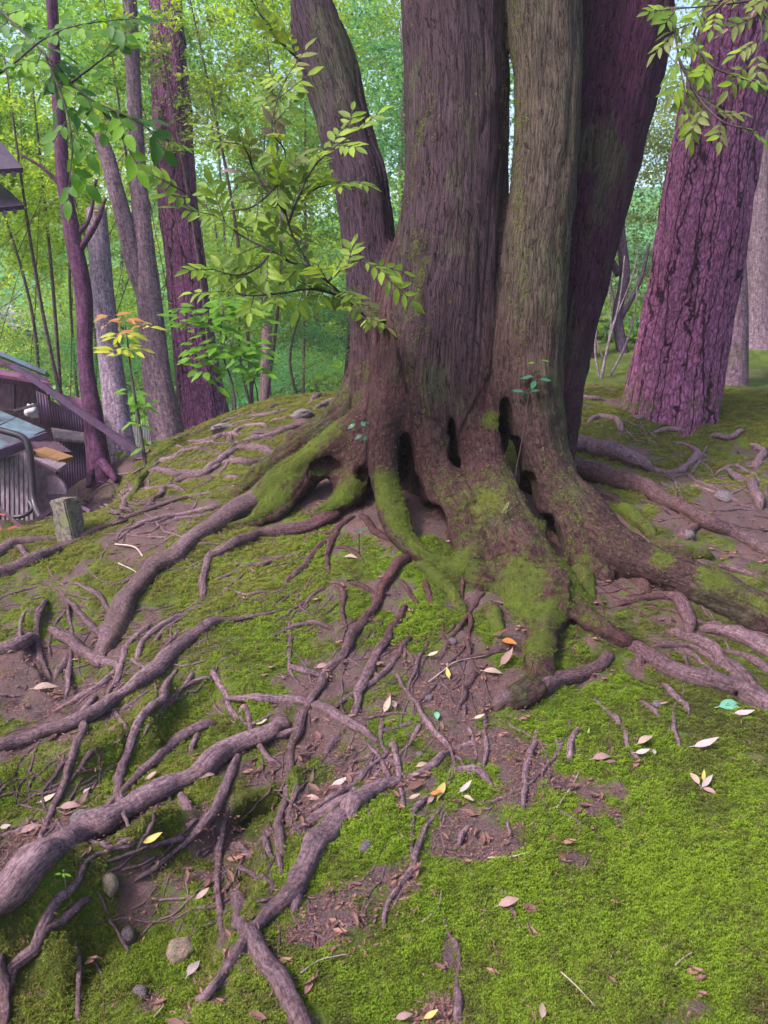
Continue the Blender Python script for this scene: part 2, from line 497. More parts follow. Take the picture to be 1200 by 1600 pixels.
DIRT_UP = [(1090, 740, 60, 14, .4), (1150, 800, 50, 14, .3), (960, 640, 50, 8, .6), (990, 690, 40, 10, .5), (330, 655, 40, 6, .5), (210, 790, 40, 18, .0), (1180, 700, 50, 14, .5),
           (470, 700, 30, 10, .4), (300, 770, 40, 8, .2), (400, 665, 40, 6, .6)]
LUSH = [(1000, 1350, 260, 220), (1080, 1220, 150, 90), (870, 1150, 120, 70), (680, 1460, 80, 70), (590, 1310, 80, 60), (760, 1230, 60, 40), (400, 1020, 70, 50),
        (640, 960, 60, 60), (500, 912, 32, 26), (620, 1130, 60, 40), (790, 950, 60, 50), (900, 1090, 130, 50), (250, 1480, 60, 50), (60, 1520, 90, 90), (230, 1390, 70, 60),
        (540, 1545, 80, 45), (1130, 1500, 160, 100), (840, 1500, 90, 120)]

def moss_fields(x, y, z):
    m = 0.66 + 0.55 * fbm(x * 2.1, y * 2.1, 0, 31, 3) * 0.5
    m = m + 0.45 * vnoise(x * 7, y * 7, 0, 33) * 0.6 + 0.24 * vnoise(x * 19, y * 19, 0, 35)
    for (px, py, rx, ry) in DIRT:
        q = blob(x, y, px, py, rx, ry); m = m - (0.50 + 0.22 * vnoise(x * 13, y * 13, 0, 36)) * np.exp(-q * 0.8)
    for (px, py, rx, ry, z0) in DIRT_UP:
        q = blob(x, y, px, py, rx, ry, 0, z0); m = m - 0.6 * np.exp(-q * 0.9)
    t = 0.38 + 0.35 * fbm(x * 1.6, y * 1.6, 0, 41, 3) * 0.6
    t = t + 0.28 * vnoise(x * 8, y * 8, 0, 45) + 0.26 * vnoise(x * 21, y * 21, 0, 46)
    L = np.zeros(x.shape)
    for (px, py, rx, ry) in LUSH:
        q = blob(x, y, px, py, rx, ry); L = np.maximum(L, np.exp(-q * 0.8))
    m = m + 0.27 * L - 0.22 * sst(0.15, 0.8, fbm(x * 3.1, y * 3.1, 0, 37, 3))
    t = t + 0.42 * L
    yel = sst(2.6, 5.5, y) * 0.85 + sst(0.4, -0.9, x) * 0.5 + 0.2 * vnoise(x * 3, y * 3, 0, 51) - 0.4 * L
    path = sst(-2.1, -2.9, x) * sst(4.6, 5.4, y) * sst(10, 8, y)
    m = m - 0.9 * path + 0.42 * sst(4.6, 6.2, y) * (np.abs(x) < 30) - 1.3 * np.exp(-((x - 0.45) / 0.62) ** 4 - ((y - 4.5) / 0.50) ** 4)
    return np.clip(m, 0, 1), np.clip(t, 0, 1), np.clip(yel, 0, 1)

dense = np.linspace(R(-40), R(40), 600)
coarse = np.linspace(R(40), R(320), 50)[1:-1]
ang = np.concatenate([dense, coarse])
rad = np.concatenate([[0.05, 0.3, 0.5], np.geomspace(0.65, 10, 500), np.geomspace(10.3, 80, 110), np.geomspace(84, 118, 6)])
A, Rr = np.meshgrid(ang, rad)
gx, gy = np.sin(A) * Rr, np.cos(A) * Rr
gz = hh(gx, gy)
gm, gt, gyel = moss_fields(gx, gy, gz)
nA = len(ang)
idx = np.arange(gx.size).reshape(gx.shape)
i0 = idx[:-1]; i1 = idx[1:]
nx = lambda a: np.roll(a, -1, axis=1)
gfaces = np.stack([i0.ravel(), i1.ravel(), nx(i1).ravel(), nx(i0).ravel()], 1)[:, ::-1]
gverts = np.stack([gx.ravel(), gy.ravel(), gz.ravel()], 1)
slope = np.gradient(gz, axis=0) / np.maximum(np.gradient(Rr, axis=0), 1e-4)
gt2 = gt
far = sst(9.0, 14.0, Rr) * np.maximum(sst(0.25, -0.05, gx / np.maximum(np.abs(gy), 3)), sst(25, 45, Rr))
ground_o = mesh_obj('ground', gverts, gfaces, M['ground'], attrs={'moss': ('FLOAT', np.maximum(gm, far * 0.9)), 'tone': ('FLOAT', gt2), 'far': ('FLOAT', far)})
tag(ground_o, kind='structure')

# ------------------------------------------------------------------ tubes
def catmull(P, n_per):
    P = np.asarray(P, float)
    Q = np.vstack([2 * P[0] - P[1], P, 2 * P[-1] - P[-2]])
    out = []
    for i in range(1, len(Q) - 2):
        p0, p1, p2, p3 = Q[i - 1], Q[i], Q[i + 1], Q[i + 2]
        n = n_per[i - 1] if hasattr(n_per, '__len__') else n_per
        for k in range(n):
            t = k / n
            out.append(0.5 * ((2 * p1) + (-p0 + p2) * t + (2 * p0 - 5 * p1 + 4 * p2 - p3) * t * t + (-p0 + 3 * p1 - 3 * p2 + p3) * t ** 3))
    out.append(P[-1])
    return np.array(out)

def frames(P):
    T = np.gradient(P, axis=0); T /= np.linalg.norm(T, axis=1)[:, None] + 1e-9
    a = np.array([0, 0, 1.0]) if abs(T[0][2]) < 0.8 else np.array([1.0, 0, 0])
    u = np.cross(T[0], a); u /= np.linalg.norm(u)
    U = [u]
    for i in range(1, len(P)):
        u = U[-1] - T[i] * np.dot(U[-1], T[i]); u /= np.linalg.norm(u) + 1e-9
        U.append(u)
    U = np.array(U); V = np.cross(T, U)
    return T, U, V

def tube(P, rad_, sides=10, seed=0, bumpy=0.10, ridges=0.0, cap=True, flare=None, s0=0.0):
    """returns verts, faces(list), bark coords; P (n,3) dense"""
    P = np.asarray(P, float); rad_ = np.asarray(rad_, float); n = len(P)
    T, U, V = frames(P)
    s = np.concatenate([[0], np.cumsum(np.linalg.norm(np.diff(P, axis=0), axis=1))]) + s0
    th = np.linspace(0, 2 * np.pi, sides, endpoint=False)
    ct, st = np.cos(th)[None], np.sin(th)[None]
    rr = rad_[:, None] * np.ones((1, sides))
    rm = float(np.mean(rad_))
    if bumpy:
        w = max(rm * 3.6, 0.008)
        rr = rr * (1 + bumpy * 1.2 * vnoise(ct * 1.1 + 0 * s[:, None], st * 1.1 + 0 * s[:, None], s[:, None] / (w * 2.6), seed)
                   + bumpy * 0.6 * vnoise(ct * 2.3 + 0 * s[:, None], st * 2.3 + 0 * s[:, None], s[:, None] / w, seed + 9)
                   + bumpy * 0.35 * vnoise(ct * 4.3 + 0 * s[:, None], st * 4.3 + 0 * s[:, None], s[:, None] / w * 0.7, seed + 19))
    if ridges:
        k = rm / 0.045
        nn = fbm(ct * k + 0 * s[:, None], st * k + 0 * s[:, None], s[:, None] * 3.0, seed + 3, 3)
        n2 = 1 - np.abs(vnoise(ct * k * 1.3 + 0 * s[:, None], st * k * 1.3 + 0 * s[:, None], s[:, None] * 1.6, seed + 5)) * 2
        rr = rr + ridges * (nn * 0.6 - np.clip(n2, 0, 1) ** 3 * 0.9)
    if flare is not None:
        rr = rr * flare(s[:, None], th[None])
    X = P[:, None] + U[:, None] * (rr * ct)[..., None] + V[:, None] * (rr * st)[..., None]
    verts = X.reshape(-1, 3)
    q = np.stack([ct * 0.0 + rad_[:, None].clip(0.01) * ct, rad_[:, None].clip(0.01) * st, s[:, None] + 0 * ct], -1).reshape(-1, 3)
    q = q + np.array([seed * 1.37 % 7, seed * 0.71 % 5, seed * 2.3 % 11])
    a = (np.arange(n - 1)[:, None] * sides + np.arange(sides)[None])
    b = (np.arange(n - 1)[:, None] * sides + (np.arange(sides)[None] + 1) % sides)
    f = np.stack([a, b, b + sides, a + sides], -1).reshape(-1, 4)
    if cap:
        verts = np.vstack([verts, P[:1] , P[-1:]]); q = np.vstack([q, q[:1], q[-1:]])
        c0 = n * sides; c1 = c0 + 1
        k = np.arange(sides); k2 = (k + 1) % sides
        f = np.vstack([f, np.stack([k2, k, np.full(sides, c0), np.full(sides, c0)], 1)[:, [0, 1, 2, 2]],
                       np.stack([(n - 1) * sides + k, (n - 1) * sides + k2, np.full(sides, c1), np.full(sides, c1)], 1)])
    fl = [tuple(int(v) for v in dict.fromkeys(r)) for r in f] if cap else f
    return verts, fl, q

class Mesh:
    """collects pieces of one object"""
    def __init__(s): s.v = []; s.f = []; s.a = {}; s.n = 0
    def add(s, verts, faces, **attrs):
        verts = np.asarray(verts, float)
        s.v.append(verts)
        n = s.n
        s.f += [tuple(int(i) + n for i in f) for f in faces]
        s.n += len(verts)
        for k, v in attrs.items():
            v = np.asarray(v, float)
            if v.ndim == 0: v = np.full(len(verts), float(v))
            elif v.ndim == 1 and len(v) != len(verts): v = np.tile(v, (len(verts), 1))
            s.a.setdefault(k, []).append(v)
    def build(s, name, mat, parent=None, smooth=True, origin=None, data_only=False):
        at = {}
        for k, v in s.a.items():
            arr = np.concatenate(v)
            ty = 'FLOAT' if arr.ndim == 1 else ('FLOAT_VECTOR' if k == 'bark' else 'FLOAT_COLOR')
            at[k] = (ty, arr)
        return mesh_obj(name, np.concatenate(s.v), s.f, mat, parent, smooth, at, origin, data_only)

# ------------------------------------------------------------------ great tree trunk (blended volume, then a skin of bark)
BASE = W(720, 860, 4.3); BASE[2] = float(hh(BASE[0], BASE[1]))
great = thing('great_tree', 'great tree of several fused stems with widely spread bare roots on the mound', 'tree', BASE)
COL = {'s1': (0.031, 0.018, 0.023), 's2': (0.042, 0.031, 0.025), 's3': (0.032, 0.009, 0.022), 's4': (0.030, 0.017, 0.025), 'b': (0.046, 0.022, 0.023), 'r': (0.165, 0.106, 0.118)}
# chains: (px, py, half width px, depth)
CH = [
 ('s1', [(703, -420, 88, 4.75), (708, 0, 82, 4.75), (713, 150, 81, 4.72), (712, 280, 82, 4.70), (706, 400, 84, 4.66), (698, 500, 86, 4.62), (690, 600, 88, 4.62), (696, 690, 86, 4.68), (702, 790, 82, 4.76), (705, 890, 84, 4.92)]),
 ('s1', [(758, 350, 38, 4.78), (752, 500, 46, 4.70), (748, 600, 48, 4.62), (750, 680, 42, 4.74)]),
 ('s2', [(838, -420, 60, 4.55), (850, 0, 58, 4.52), (855, 150, 53, 4.50), (848, 300, 51, 4.48), (836, 420, 52, 4.45), (828, 520, 53, 4.42), (824, 610, 52, 4.36), (834, 680, 46, 4.34), (860, 748, 42, 4.28), (906, 808, 44, 4.16), (962, 860, 42, 4.0), (1030, 894, 38, 3.86), (1110, 926, 35, 3.72), (1200, 966, 33, 3.55), (1300, 1015, 28, 3.38)]),
 ('s2', [(900, 830, 36, 4.1), (920, 880, 26, 4.0), (945, 905, 18, 3.92)]),
 ('s3', [(1010, -420, 92, 5.3), (975, 0, 80, 5.15), (960, 100, 76, 5.10), (938, 220, 70, 5.06), (915, 340, 62, 5.0), (898, 450, 52, 4.96), (882, 550, 44, 4.9), (868, 640, 40, 4.84), (856, 710, 40, 4.8), (850, 800, 40, 4.8)]),
 ('s4', [(432, -420, 50, 5.45), (486, 0, 46, 5.25), (514, 105, 44, 5.18), (543, 205, 42, 5.12), (568, 300, 42, 5.06), (578, 400, 42, 5.0), (586, 490, 42, 4.95), (592, 570, 42, 4.9), (600, 660, 46, 4.88), (606, 780, 46, 4.85)]),
 # left buttress, two strands
 ('b', [(668, 380, 46, 4.78), (652, 470, 48, 4.72), (634, 545, 46, 4.66), (612, 612, 40, 4.62), (578, 662, 33, 4.62), (522, 700, 28, 4.63), (470, 734, 26, 4.62), (432, 764, 25, 4.6), (398, 788, 19, 4.55)]),
 ('b', [(634, 430, 34, 4.86), (612, 510, 34, 4.86), (590, 570, 33, 4.9), (562, 618, 30, 4.95), (530, 650, 26, 5.0), (492, 680, 23, 5.02), (450, 710, 21, 5.0), (412, 740, 19, 4.95), (378, 770, 15, 4.85), (345, 795, 10, 4.75)]),
 ('b', [(588, 680, 26, 4.6), (560, 735, 22, 4.55), (546, 775, 22, 4.45), (520, 795, 16, 4.38), (495, 806, 11, 4.34)]),
 ('b', [(548, 695, 20, 4.7), (540, 735, 17, 4.68), (542, 790, 20, 4.65)]),
 ('b', [(470, 745, 20, 4.6), (440, 790, 17, 4.5), (400, 815, 14, 4.42), (360, 825, 11, 4.36)]),
 # mossy finger
 ('b', [(650, 440, 40, 4.70), (632, 550, 40, 4.56), (614, 640, 33, 4.45), (604, 710, 25, 4.34), (608, 765, 25, 4.24), (622, 815, 24, 4.12), (642, 852, 18, 4.02), (672, 874, 15, 3.98), (712, 894, 17, 3.94), (745, 905, 22, 3.92)]),
 # centre leg between the hollows
 ('b', [(680, 430, 50, 4.72), (674, 570, 50, 4.56), (670, 670, 36, 4.45), (680, 745, 32, 4.34), (708, 800, 36, 4.22), (722, 845, 24, 4.1), (738, 885, 18, 4.0), (752, 925, 15, 3.88)]),
 ('b', [(706, 775, 34, 4.36), (742, 800, 38, 4.28), (762, 845, 38, 4.2), (770, 890, 30, 4.1)]),
 # right leg with mossy foot
 ('b', [(745, 420, 40, 4.74), (748, 560, 44, 4.58), (752, 655, 40, 4.45), (766, 730, 37, 4.28), (794, 798, 39, 4.13), (829, 868, 44, 3.97), (858, 930, 41, 3.82), (868, 975, 30, 3.72)]),
 ('b', [(822, 880, 34, 3.93), (818, 925, 34, 3.83), (806, 960, 28, 3.74), (800, 990, 20, 3.68)]),
 ('b', [(852, 925, 30, 3.76), (850, 975, 27, 3.54), (843, 1028, 25, 3.27), (841, 1056, 20, 3.14), (830, 1078, 18, 3.07), (804, 1093, 14, 3.03), (780, 1104, 8, 3.04)]),
 ('b', [(878, 930, 30, 3.80), (905, 963, 25, 3.64), (940, 983, 20, 3.50), (978, 1001, 16, 3.39), (1020, 1016, 9, 3.42)]),
]
prims = []
chains = []
for ci, (key, pts) in enumerate(CH):
    P = np.array([W(px, py, d) for px, py, r, d in pts])
    rr_ = np.array([r * d / F for px, py, r, d in pts])
    n_ = [max(2, int(np.linalg.norm(P[i + 1] - P[i]) / 0.12)) for i in range(len(P) - 1)]
    n_ = [min(v, 6) for v in n_]
    PR = catmull(np.hstack([P, rr_[:, None]]), n_)
    T_, U_, V_ = frames(PR[:, :3])
    s_ = np.concatenate([[0], np.cumsum(np.linalg.norm(np.diff(PR[:, :3], axis=0), axis=1))])
    chains.append((key, PR, T_, U_, V_, s_))

VOX = 0.014
lo = np.array([-1.12, 2.50, -0.15]); hi = np.array([1.95, 5.85, 4.12])
dims = np.ceil((hi - lo) / VOX).astype(int)
grid = np.full(dims, 1.0, np.float32)
axs = [lo[k] + VOX * np.arange(dims[k]) for k in range(3)]
KB = {'s1': 0.05, 's2': 0.04, 's3': 0.05, 's4': 0.03, 'b': 0.13}
def seg_sdf(X, a, b, ra, rb):
    ab = b - a; L2 = float(ab @ ab) + 1e-9
    t = np.clip(((X - a) @ ab) / L2, 0, 1)
    return np.linalg.norm(X - a - t[..., None] * ab, axis=-1) - (ra + (rb - ra) * t)
for (key, PR, T_, U_, V_, s_) in chains:
    own = {}
    mn = np.maximum(((PR[:, :3] - PR[:, 3:4]).min(0) - 0.12 - lo) / VOX, 0).astype(int)
    mx = np.minimum(((PR[:, :3] + PR[:, 3:4]).max(0) + 0.12 - lo) / VOX + 1, dims).astype(int)
    if (mx <= mn).any(): continue
    sub = np.full(mx - mn, 1.0, np.float32)
    for i in range(len(PR) - 1):
        a, b, ra, rb = PR[i, :3], PR[i + 1, :3], PR[i, 3], PR[i + 1, 3]
        m0 = np.maximum(((np.minimum(a, b) - max(ra, rb) - 0.11 - lo) / VOX).astype(int), mn)
        m1 = np.minimum(((np.maximum(a, b) + max(ra, rb) + 0.11 - lo) / VOX).astype(int) + 1, mx)
        if (m1 <= m0).any(): continue
        X = np.stack(np.meshgrid(axs[0][m0[0]:m1[0]], axs[1][m0[1]:m1[1]], axs[2][m0[2]:m1[2]], indexing='ij'), -1)
        d = seg_sdf(X, a, b, ra, rb).astype(np.float32)
        sl = tuple(slice(m0[k] - mn[k], m1[k] - mn[k]) for k in range(3))
        sub[sl] = np.minimum(sub[sl], d)
    k_ = KB[key]
    sl = tuple(slice(mn[k], mx[k]) for k in range(3))
    g = grid[sl]
    h_ = np.maximum(k_ - np.abs(g - sub), 0) / k_
    grid[sl] = np.minimum(g, sub) - h_ * h_ * k_ * 0.25
# hollows between the roots
HOL = [(633, 728, 4.44, 0.036, 0.18, .22), (650, 780, 4.30, 0.045, 0.11, .22), (674, 815, 4.22, 0.095, 0.10, .24), (512, 730, 4.54, 0.09, 0.05, .07), (566, 742, 4.46, 0.045, 0.05, .07), (704, 690, 4.44, 0.036, 0.17, .2), (716, 735, 4.42, 0.040, 0.09, .14), (786, 676, 4.36, 0.030, 0.2, .22), (804, 728, 4.32, 0.042, 0.17, .25), (826, 782, 4.24, 0.050, 0.15, .25), (860, 840, 4.12, 0.05, 0.11, .22), (890, 985, 3.62, 0.05, 0.07, .14)]
for px, py, d, rx, rz, ry in HOL:
    c = W(px, py, d)
    m0 = np.maximum(((c - 0.3 - lo) / VOX).astype(int), 0); m1 = np.minimum(((c + 0.3 - lo) / VOX).astype(int), dims)
    X = np.stack(np.meshgrid(axs[0][m0[0]:m1[0]], axs[1][m0[1]:m1[1]], axs[2][m0[2]:m1[2]], indexing='ij'), -1) - c
    e = np.sqrt((X[..., 0] / rx) ** 2 + (X[..., 1] / ry) ** 2 + (X[..., 2] / rz) ** 2)
    dd = ((e - 1) * rx).astype(np.float32)
    sl = tuple(slice(m0[k], m1[k]) for k in range(3))
    g = grid[sl]; k_ = 0.03
    h_ = np.maximum(k_ - np.abs(g + dd), 0) / k_
    grid[sl] = np.maximum(g, -dd) + h_ * h_ * k_ * 0.25

def surface_nets(g, lo, vox):
    s = g < 0
    c = s[:-1, :-1, :-1].astype(np.int8).copy()
    for dx in (0, 1):
        for dy in (0, 1):
            for dz in (0, 1):
                if dx + dy + dz: c += s[dx:s.shape[0] - 1 + dx, dy:s.shape[1] - 1 + dy, dz:s.shape[2] - 1 + dz]
    ii = np.argwhere((c > 0) & (c < 8))
    acc = np.zeros((len(ii), 3)); cnt = np.zeros(len(ii))
    corners = [(a, b, d) for a in (0, 1) for b in (0, 1) for d in (0, 1)]
    for ca in corners:
        for ax in range(3):
            if ca[ax]: continue
            cb = list(ca); cb[ax] = 1
            va = g[ii[:, 0] + ca[0], ii[:, 1] + ca[1], ii[:, 2] + ca[2]]; vb = g[ii[:, 0] + cb[0], ii[:, 1] + cb[1], ii[:, 2] + cb[2]]
            m = (va < 0) != (vb < 0)
            t = np.where(m, va / np.where(m, va - vb, 1), 0)
            p = np.array(ca, float)[None] + np.eye(3)[ax][None] * t[:, None]
            acc[m] += p[m]; cnt[m] += 1
    verts = lo + vox * (ii + acc / cnt[:, None])
    imap = np.full(c.shape, -1, np.int64); imap[ii[:, 0], ii[:, 1], ii[:, 2]] = np.arange(len(ii))
    quads = []
    for ax in range(3):
        sh = [slice(None)] * 3; sh2 = [slice(None)] * 3
        sh[ax] = slice(0, -1); sh2[ax] = slice(1, None)
        e = s[tuple(sh)] != s[tuple(sh2)]
        k = np.argwhere(e); o1, o2 = [a for a in range(3) if a != ax]
        k = k[(k[:, o1] > 0) & (k[:, o2] > 0) & (k[:, o1] < c.shape[o1]) & (k[:, o2] < c.shape[o2])]
        inside = s[k[:, 0], k[:, 1], k[:, 2]]
        def at_(d1, d2):
            q = k.copy(); q[:, o1] += d1; q[:, o2] += d2
            return imap[q[:, 0], q[:, 1], q[:, 2]]
        Q = np.stack([at_(-1, -1), at_(0, -1), at_(0, 0), at_(-1, 0)], 1)
        flip = inside if ax != 1 else ~inside
        Q[~flip] = Q[~flip][:, ::-1]
        quads.append(Q)
    return verts, np.concatenate(quads)

tv, tf = surface_nets(grid, lo, VOX)
keep = (tv[:, 2] > hh(tv[:, 0], tv[:, 1]) - 0.12)
fk = keep[tf].all(1)
tf = tf[fk]
used = np.unique(tf); remap = np.full(len(tv), -1); remap[used] = np.arange(len(used)); tf = remap[tf]; tv = tv[used]

def bark_skin(tv, tf):
    """bark coordinates, tint from the nearest stem, displacement along the normal"""
    n = len(tv)
    best = np.full(n, 1e9); q = np.zeros((n, 3)); wsum = np.zeros(n); col = np.zeros((n, 3)); stem = np.zeros(n)
    for ci, (key, PR, T_, U_, V_, s_) in enumerate(chains):
        cb = np.full(n, 1e9)
        for i in range(len(PR) - 1):
            a, b = PR[i, :3], PR[i + 1, :3]
            ab = b - a; t = np.clip(((tv - a) @ ab) / (ab @ ab + 1e-9), 0, 1)
            e = tv - a - t[:, None] * ab
            l = np.linalg.norm(e, axis=1)
            d = l - (PR[i, 3] + (PR[i + 1, 3] - PR[i, 3]) * t)
            m = d < cb; cb[m] = d[m]
            m2 = m & (d < best)
            best[m2] = d[m2]
            eu, ev = e[m2] @ U_[i], e[m2] @ V_[i]
            q[m2, 0] = eu; q[m2, 1] = ev; q[m2, 2] = s_[i] + t[m2] * (s_[i + 1] - s_[i])
            q[m2] += np.array([ci * 3.1, ci * 1.7, 0])
        w = np.exp(-np.clip(cb, -0.05, 2) / 0.025)
        wsum += w; col += w[:, None] * np.array(COL[key])[None]
    col /= wsum[:, None] + 1e-12
    me = mesh_obj('tmp', tv, tf, None, data_only=True)
    nn = np.zeros(n * 3, np.float32); me.vertex_normals.foreach_get('vector', nn); nn = nn.reshape(-1, 3)
    bpy.data.meshes.remove(me)
    hgt = tv[:, 2]
    global tlow
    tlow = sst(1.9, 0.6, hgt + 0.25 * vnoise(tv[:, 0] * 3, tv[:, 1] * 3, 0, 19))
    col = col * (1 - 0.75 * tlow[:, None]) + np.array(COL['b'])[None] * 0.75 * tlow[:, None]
    up = sst(0.9, 1.6, hgt)
    k = 26.0
    rid = fbm(q[:, 0] * k, q[:, 1] * k, q[:, 2] * 2.6, 3, 3)
    rid2 = 1 - np.abs(vnoise(q[:, 0] * 17, q[:, 1] * 17, q[:, 2] * 1.6, 8)) * 2.2
    d = 0.0055 * rid - 0.010 * np.clip(rid2, 0, 1) ** 3
    d += (0.010 + 0.010 * (1 - up)) * vnoise(tv[:, 0] * 7, tv[:, 1] * 7, tv[:, 2] * 4.5, 21) + 0.006 * (1 - up) * vnoise(tv[:, 0] * 22, tv[:, 1] * 22, tv[:, 2] * 18, 22)
    d += 0.012 * fbm(q[:, 0] * 8, q[:, 1] * 8, q[:, 2] * 0.9, 13, 2)
    out = tv + nn * d[:, None]
    return out, q, col, nn

tv, tq, tcol, tn = bark_skin(tv, tf)
# moss on the trunk
MS = [(603, 780, 4.2, 0.12), (618, 815, 4.05, 0.09), (806, 940, 3.72, 0.13), (812, 905, 3.8, 0.08), (845, 965, 3.55, 0.08), (835, 1010, 3.3, 0.06), (890, 890, 3.86, 0.10), (905, 935, 3.75, 0.09), (855, 800, 3.95, 0.05),
      (560, 642, 4.8, 0.14), (500, 680, 4.7, 0.14), (450, 725, 4.6, 0.14), (580, 590, 4.8, 0.10), (540, 775, 4.3, 0.10), (770, 790, 4.1, 0.06), (700, 880, 3.85, 0.12), (1040, 866, 3.75, 0.06), (1120, 896, 3.62, 0.07), (1190, 930, 3.45, 0.08),
      (655, 865, 3.9, 0.12), (768, 660, 4.3, 0.06), (760, 705, 4.3, 0.06), (520, 660, 4.75, 0.13), (410, 760, 4.3, 0.14), (930, 990, 3.6, 0.08), (990, 1005, 3.5, 0.06)]
tm = np.zeros(len(tv))
for px, py, d, r in MS:
    c = W(px, py, d); e = np.linalg.norm(tv - c, axis=1) / r
    tm = np.maximum(tm, np.exp(-(e ** 2) * 0.7))
upn = sst(-0.25, 0.7, tn[:, 2])
tm = tm * (0.20 + 0.72 * upn)
tm = tm + 0.34 * upn * sst(1.2, 0.4, tv[:, 2]) + 0.20 * sst(0.3, -0.5, tv[:, 0]) * upn - 0.26 * sst(1.0, 1.35, tv[:, 0]) * upn + 0.16 * vnoise(tv[:, 0] * 9, tv[:, 1] * 9, tv[:, 2] * 9, 71) * (tm > 0.15)
left = np.clip(-tn[:, 0], 0, 1)
s1c = W(640, 300, 4.7)
edge = np.exp(-((tv[:, 0] - (s1c[0] + 0.05)) / 0.13) ** 2) * (tv[:, 1] < 4.95)
tm = tm + edge * (0.40 + 0.22 * vnoise(tv[:, 0] * 5, tv[:, 1] * 5, tv[:, 2] * 1.3, 77) + 0.22 * vnoise(tv[:, 0] * 22, tv[:, 1] * 22, tv[:, 2] * 9, 78)) * sst(0.8, 1.2, tv[:, 2])
s2c = W(800, 100, 4.5)
tm = tm + 0.42 * np.exp(-((tv[:, 0] - W(803, 200, 4.5)[0]) / 0.07) ** 2) * sst(0.8, 1.6, tv[:, 2]) + 0.25 * vnoise(tv[:, 0] * 3, tv[:, 1] * 3, tv[:, 2] * 2, 79).clip(0)
tm = np.clip(tm, 0, 1)
# stems go on above the picture
TM = Mesh()
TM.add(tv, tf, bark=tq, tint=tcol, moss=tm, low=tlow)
for ci, (key, PR, T_, U_, V_, s_) in enumerate(chains):
    if key == 'b' or PR[0, 2] < 4.1: continue
    a = PR[0, :3]; dirv = PR[0, :3] - PR[2, :3]; dirv /= np.linalg.norm(dirv)
    j = int(np.where(PR[:, 2] > 3.98)[0][-1]) + 1
    path = np.vstack([(a + dirv * 5.5), (a + dirv * 2.5), (a + dirv * 1.0), PR[:j + 1, :3]])
    rads = np.concatenate([[PR[0, 3] * 0.6, PR[0, 3] * 0.85, PR[0, 3]], PR[:j + 1, 3]])
    PP = catmull(np.hstack([path, rads[:, None]]), 8)
    v_, f_, q_ = tube(PP[:, :3], PP[:, 3], 40, ci, 0.03, 0.012)
    TM.add(v_, f_, bark=q_, tint=np.array(COL[key]), moss=0.0, low=0.0)
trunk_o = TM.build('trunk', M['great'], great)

# ------------------------------------------------------------------ roots
ROOTS_SAMPLES = []     # (x, y, z, r) for the moss scatter
def root(pts, parent=great, lift=None, moss=0.0, tint='r', seedtag='root', mat='root', dark=1.0, bump_=0.20, zc=0.0, into=None):
    seed = int(pts[0][0] * 7 + pts[0][1] * 3) % 1000
    if lift is None: lift = 0.25 if max(p[2] for p in pts) > 9 else 0.0
    P = []
    for (px, py, r) in pts:
        g = ground(px, py)
        d = float((g - CAM) @ FW)
        rr = max(r * 0.90 * d / F, 0.0032)
        g = ground(px, py, lift * rr)
        P.append([*g, rr])
    P = np.array(P)
    n_ = [int(np.clip(np.linalg.norm(P[i + 1, :3] - P[i, :3]) / max(0.012, 0.7 * P[i, 3]), 3, 18)) for i in range(len(P) - 1)]
    Q = catmull(P, n_)
    Q[:, 3] = np.maximum(Q[:, 3], 0.002)
    s = np.concatenate([[0], np.cumsum(np.linalg.norm(np.diff(Q[:, :3], axis=0), axis=1))])
    # gentle wander
    Q[:, 0] += (0.3 * Q[:, 3] + 0.002) * (vnoise(s * 8, seed, 0, 61) + 0.6 * vnoise(s * 21, seed, 0, 63)); Q[:, 2] += 0.45 * Q[:, 3] * vnoise(s * 9, seed, 0, 62)
    Q[:, 3] *= 1 + 0.16 * vnoise(s * 11, seed, 0, 66)
    hz = hh(Q[:, 0], Q[:, 1])
    Q[:, 2] = np.maximum(Q[:, 2], hz + zc * Q[:, 3])
    # ends dive into the ground
    L = s[-1]
    for e in (s, L - s):
        k = np.clip(1 - e / (0.02 + 1.6 * Q[:, 3]), 0, 1) ** 2
        Q[:, 2] -= k * 1.7 * Q[:, 3] * (1 - 0.3 * k); Q[:, 3] *= (1 - 0.25 * k)
    big = Q[:, 3].max()
    sides = 24 if big > 0.04 else (14 if big > 0.018 else 9)
    v_, f_, q_ = tube(Q[:, :3], Q[:, 3], sides, seed, bump_ if big < 0.04 else 0.15, 0.0)
    base = np.array(COL[tint]) * dark * (0.88 + 0.24 * ((seed * 37) % 100) / 100)
    kt = sst(0.75, 1.7, np.hypot(v_[:, 0] - 0.6, v_[:, 1] - 4.1))[:, None]
    base = np.array(COL['b'])[None] * 1.9 * (1 - kt) + base[None] * kt * (0.8 + 0.4 * sst(-0.6, 0.6, fbm(v_[:, 0] * 2.5, v_[:, 1] * 2.5, 0, 68, 2)))[:, None]
    cr = vnoise(v_[:, 0] * 4, v_[:, 1] * 4, v_[:, 2] * 4, 65)
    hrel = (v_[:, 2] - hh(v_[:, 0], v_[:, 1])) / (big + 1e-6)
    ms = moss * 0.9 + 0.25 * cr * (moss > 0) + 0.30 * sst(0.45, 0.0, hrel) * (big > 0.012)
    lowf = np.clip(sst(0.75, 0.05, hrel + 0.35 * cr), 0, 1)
    if into is not None:
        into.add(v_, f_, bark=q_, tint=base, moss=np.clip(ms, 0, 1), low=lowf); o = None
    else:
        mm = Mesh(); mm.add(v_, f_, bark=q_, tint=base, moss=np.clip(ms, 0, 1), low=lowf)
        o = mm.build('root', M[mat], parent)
    if moss < 0.35:
        for k in range(0, len(Q), 2): ROOTS_SAMPLES.append((Q[k, 0], Q[k, 1], Q[k, 2], Q[k, 3] * 1.15))
    return o

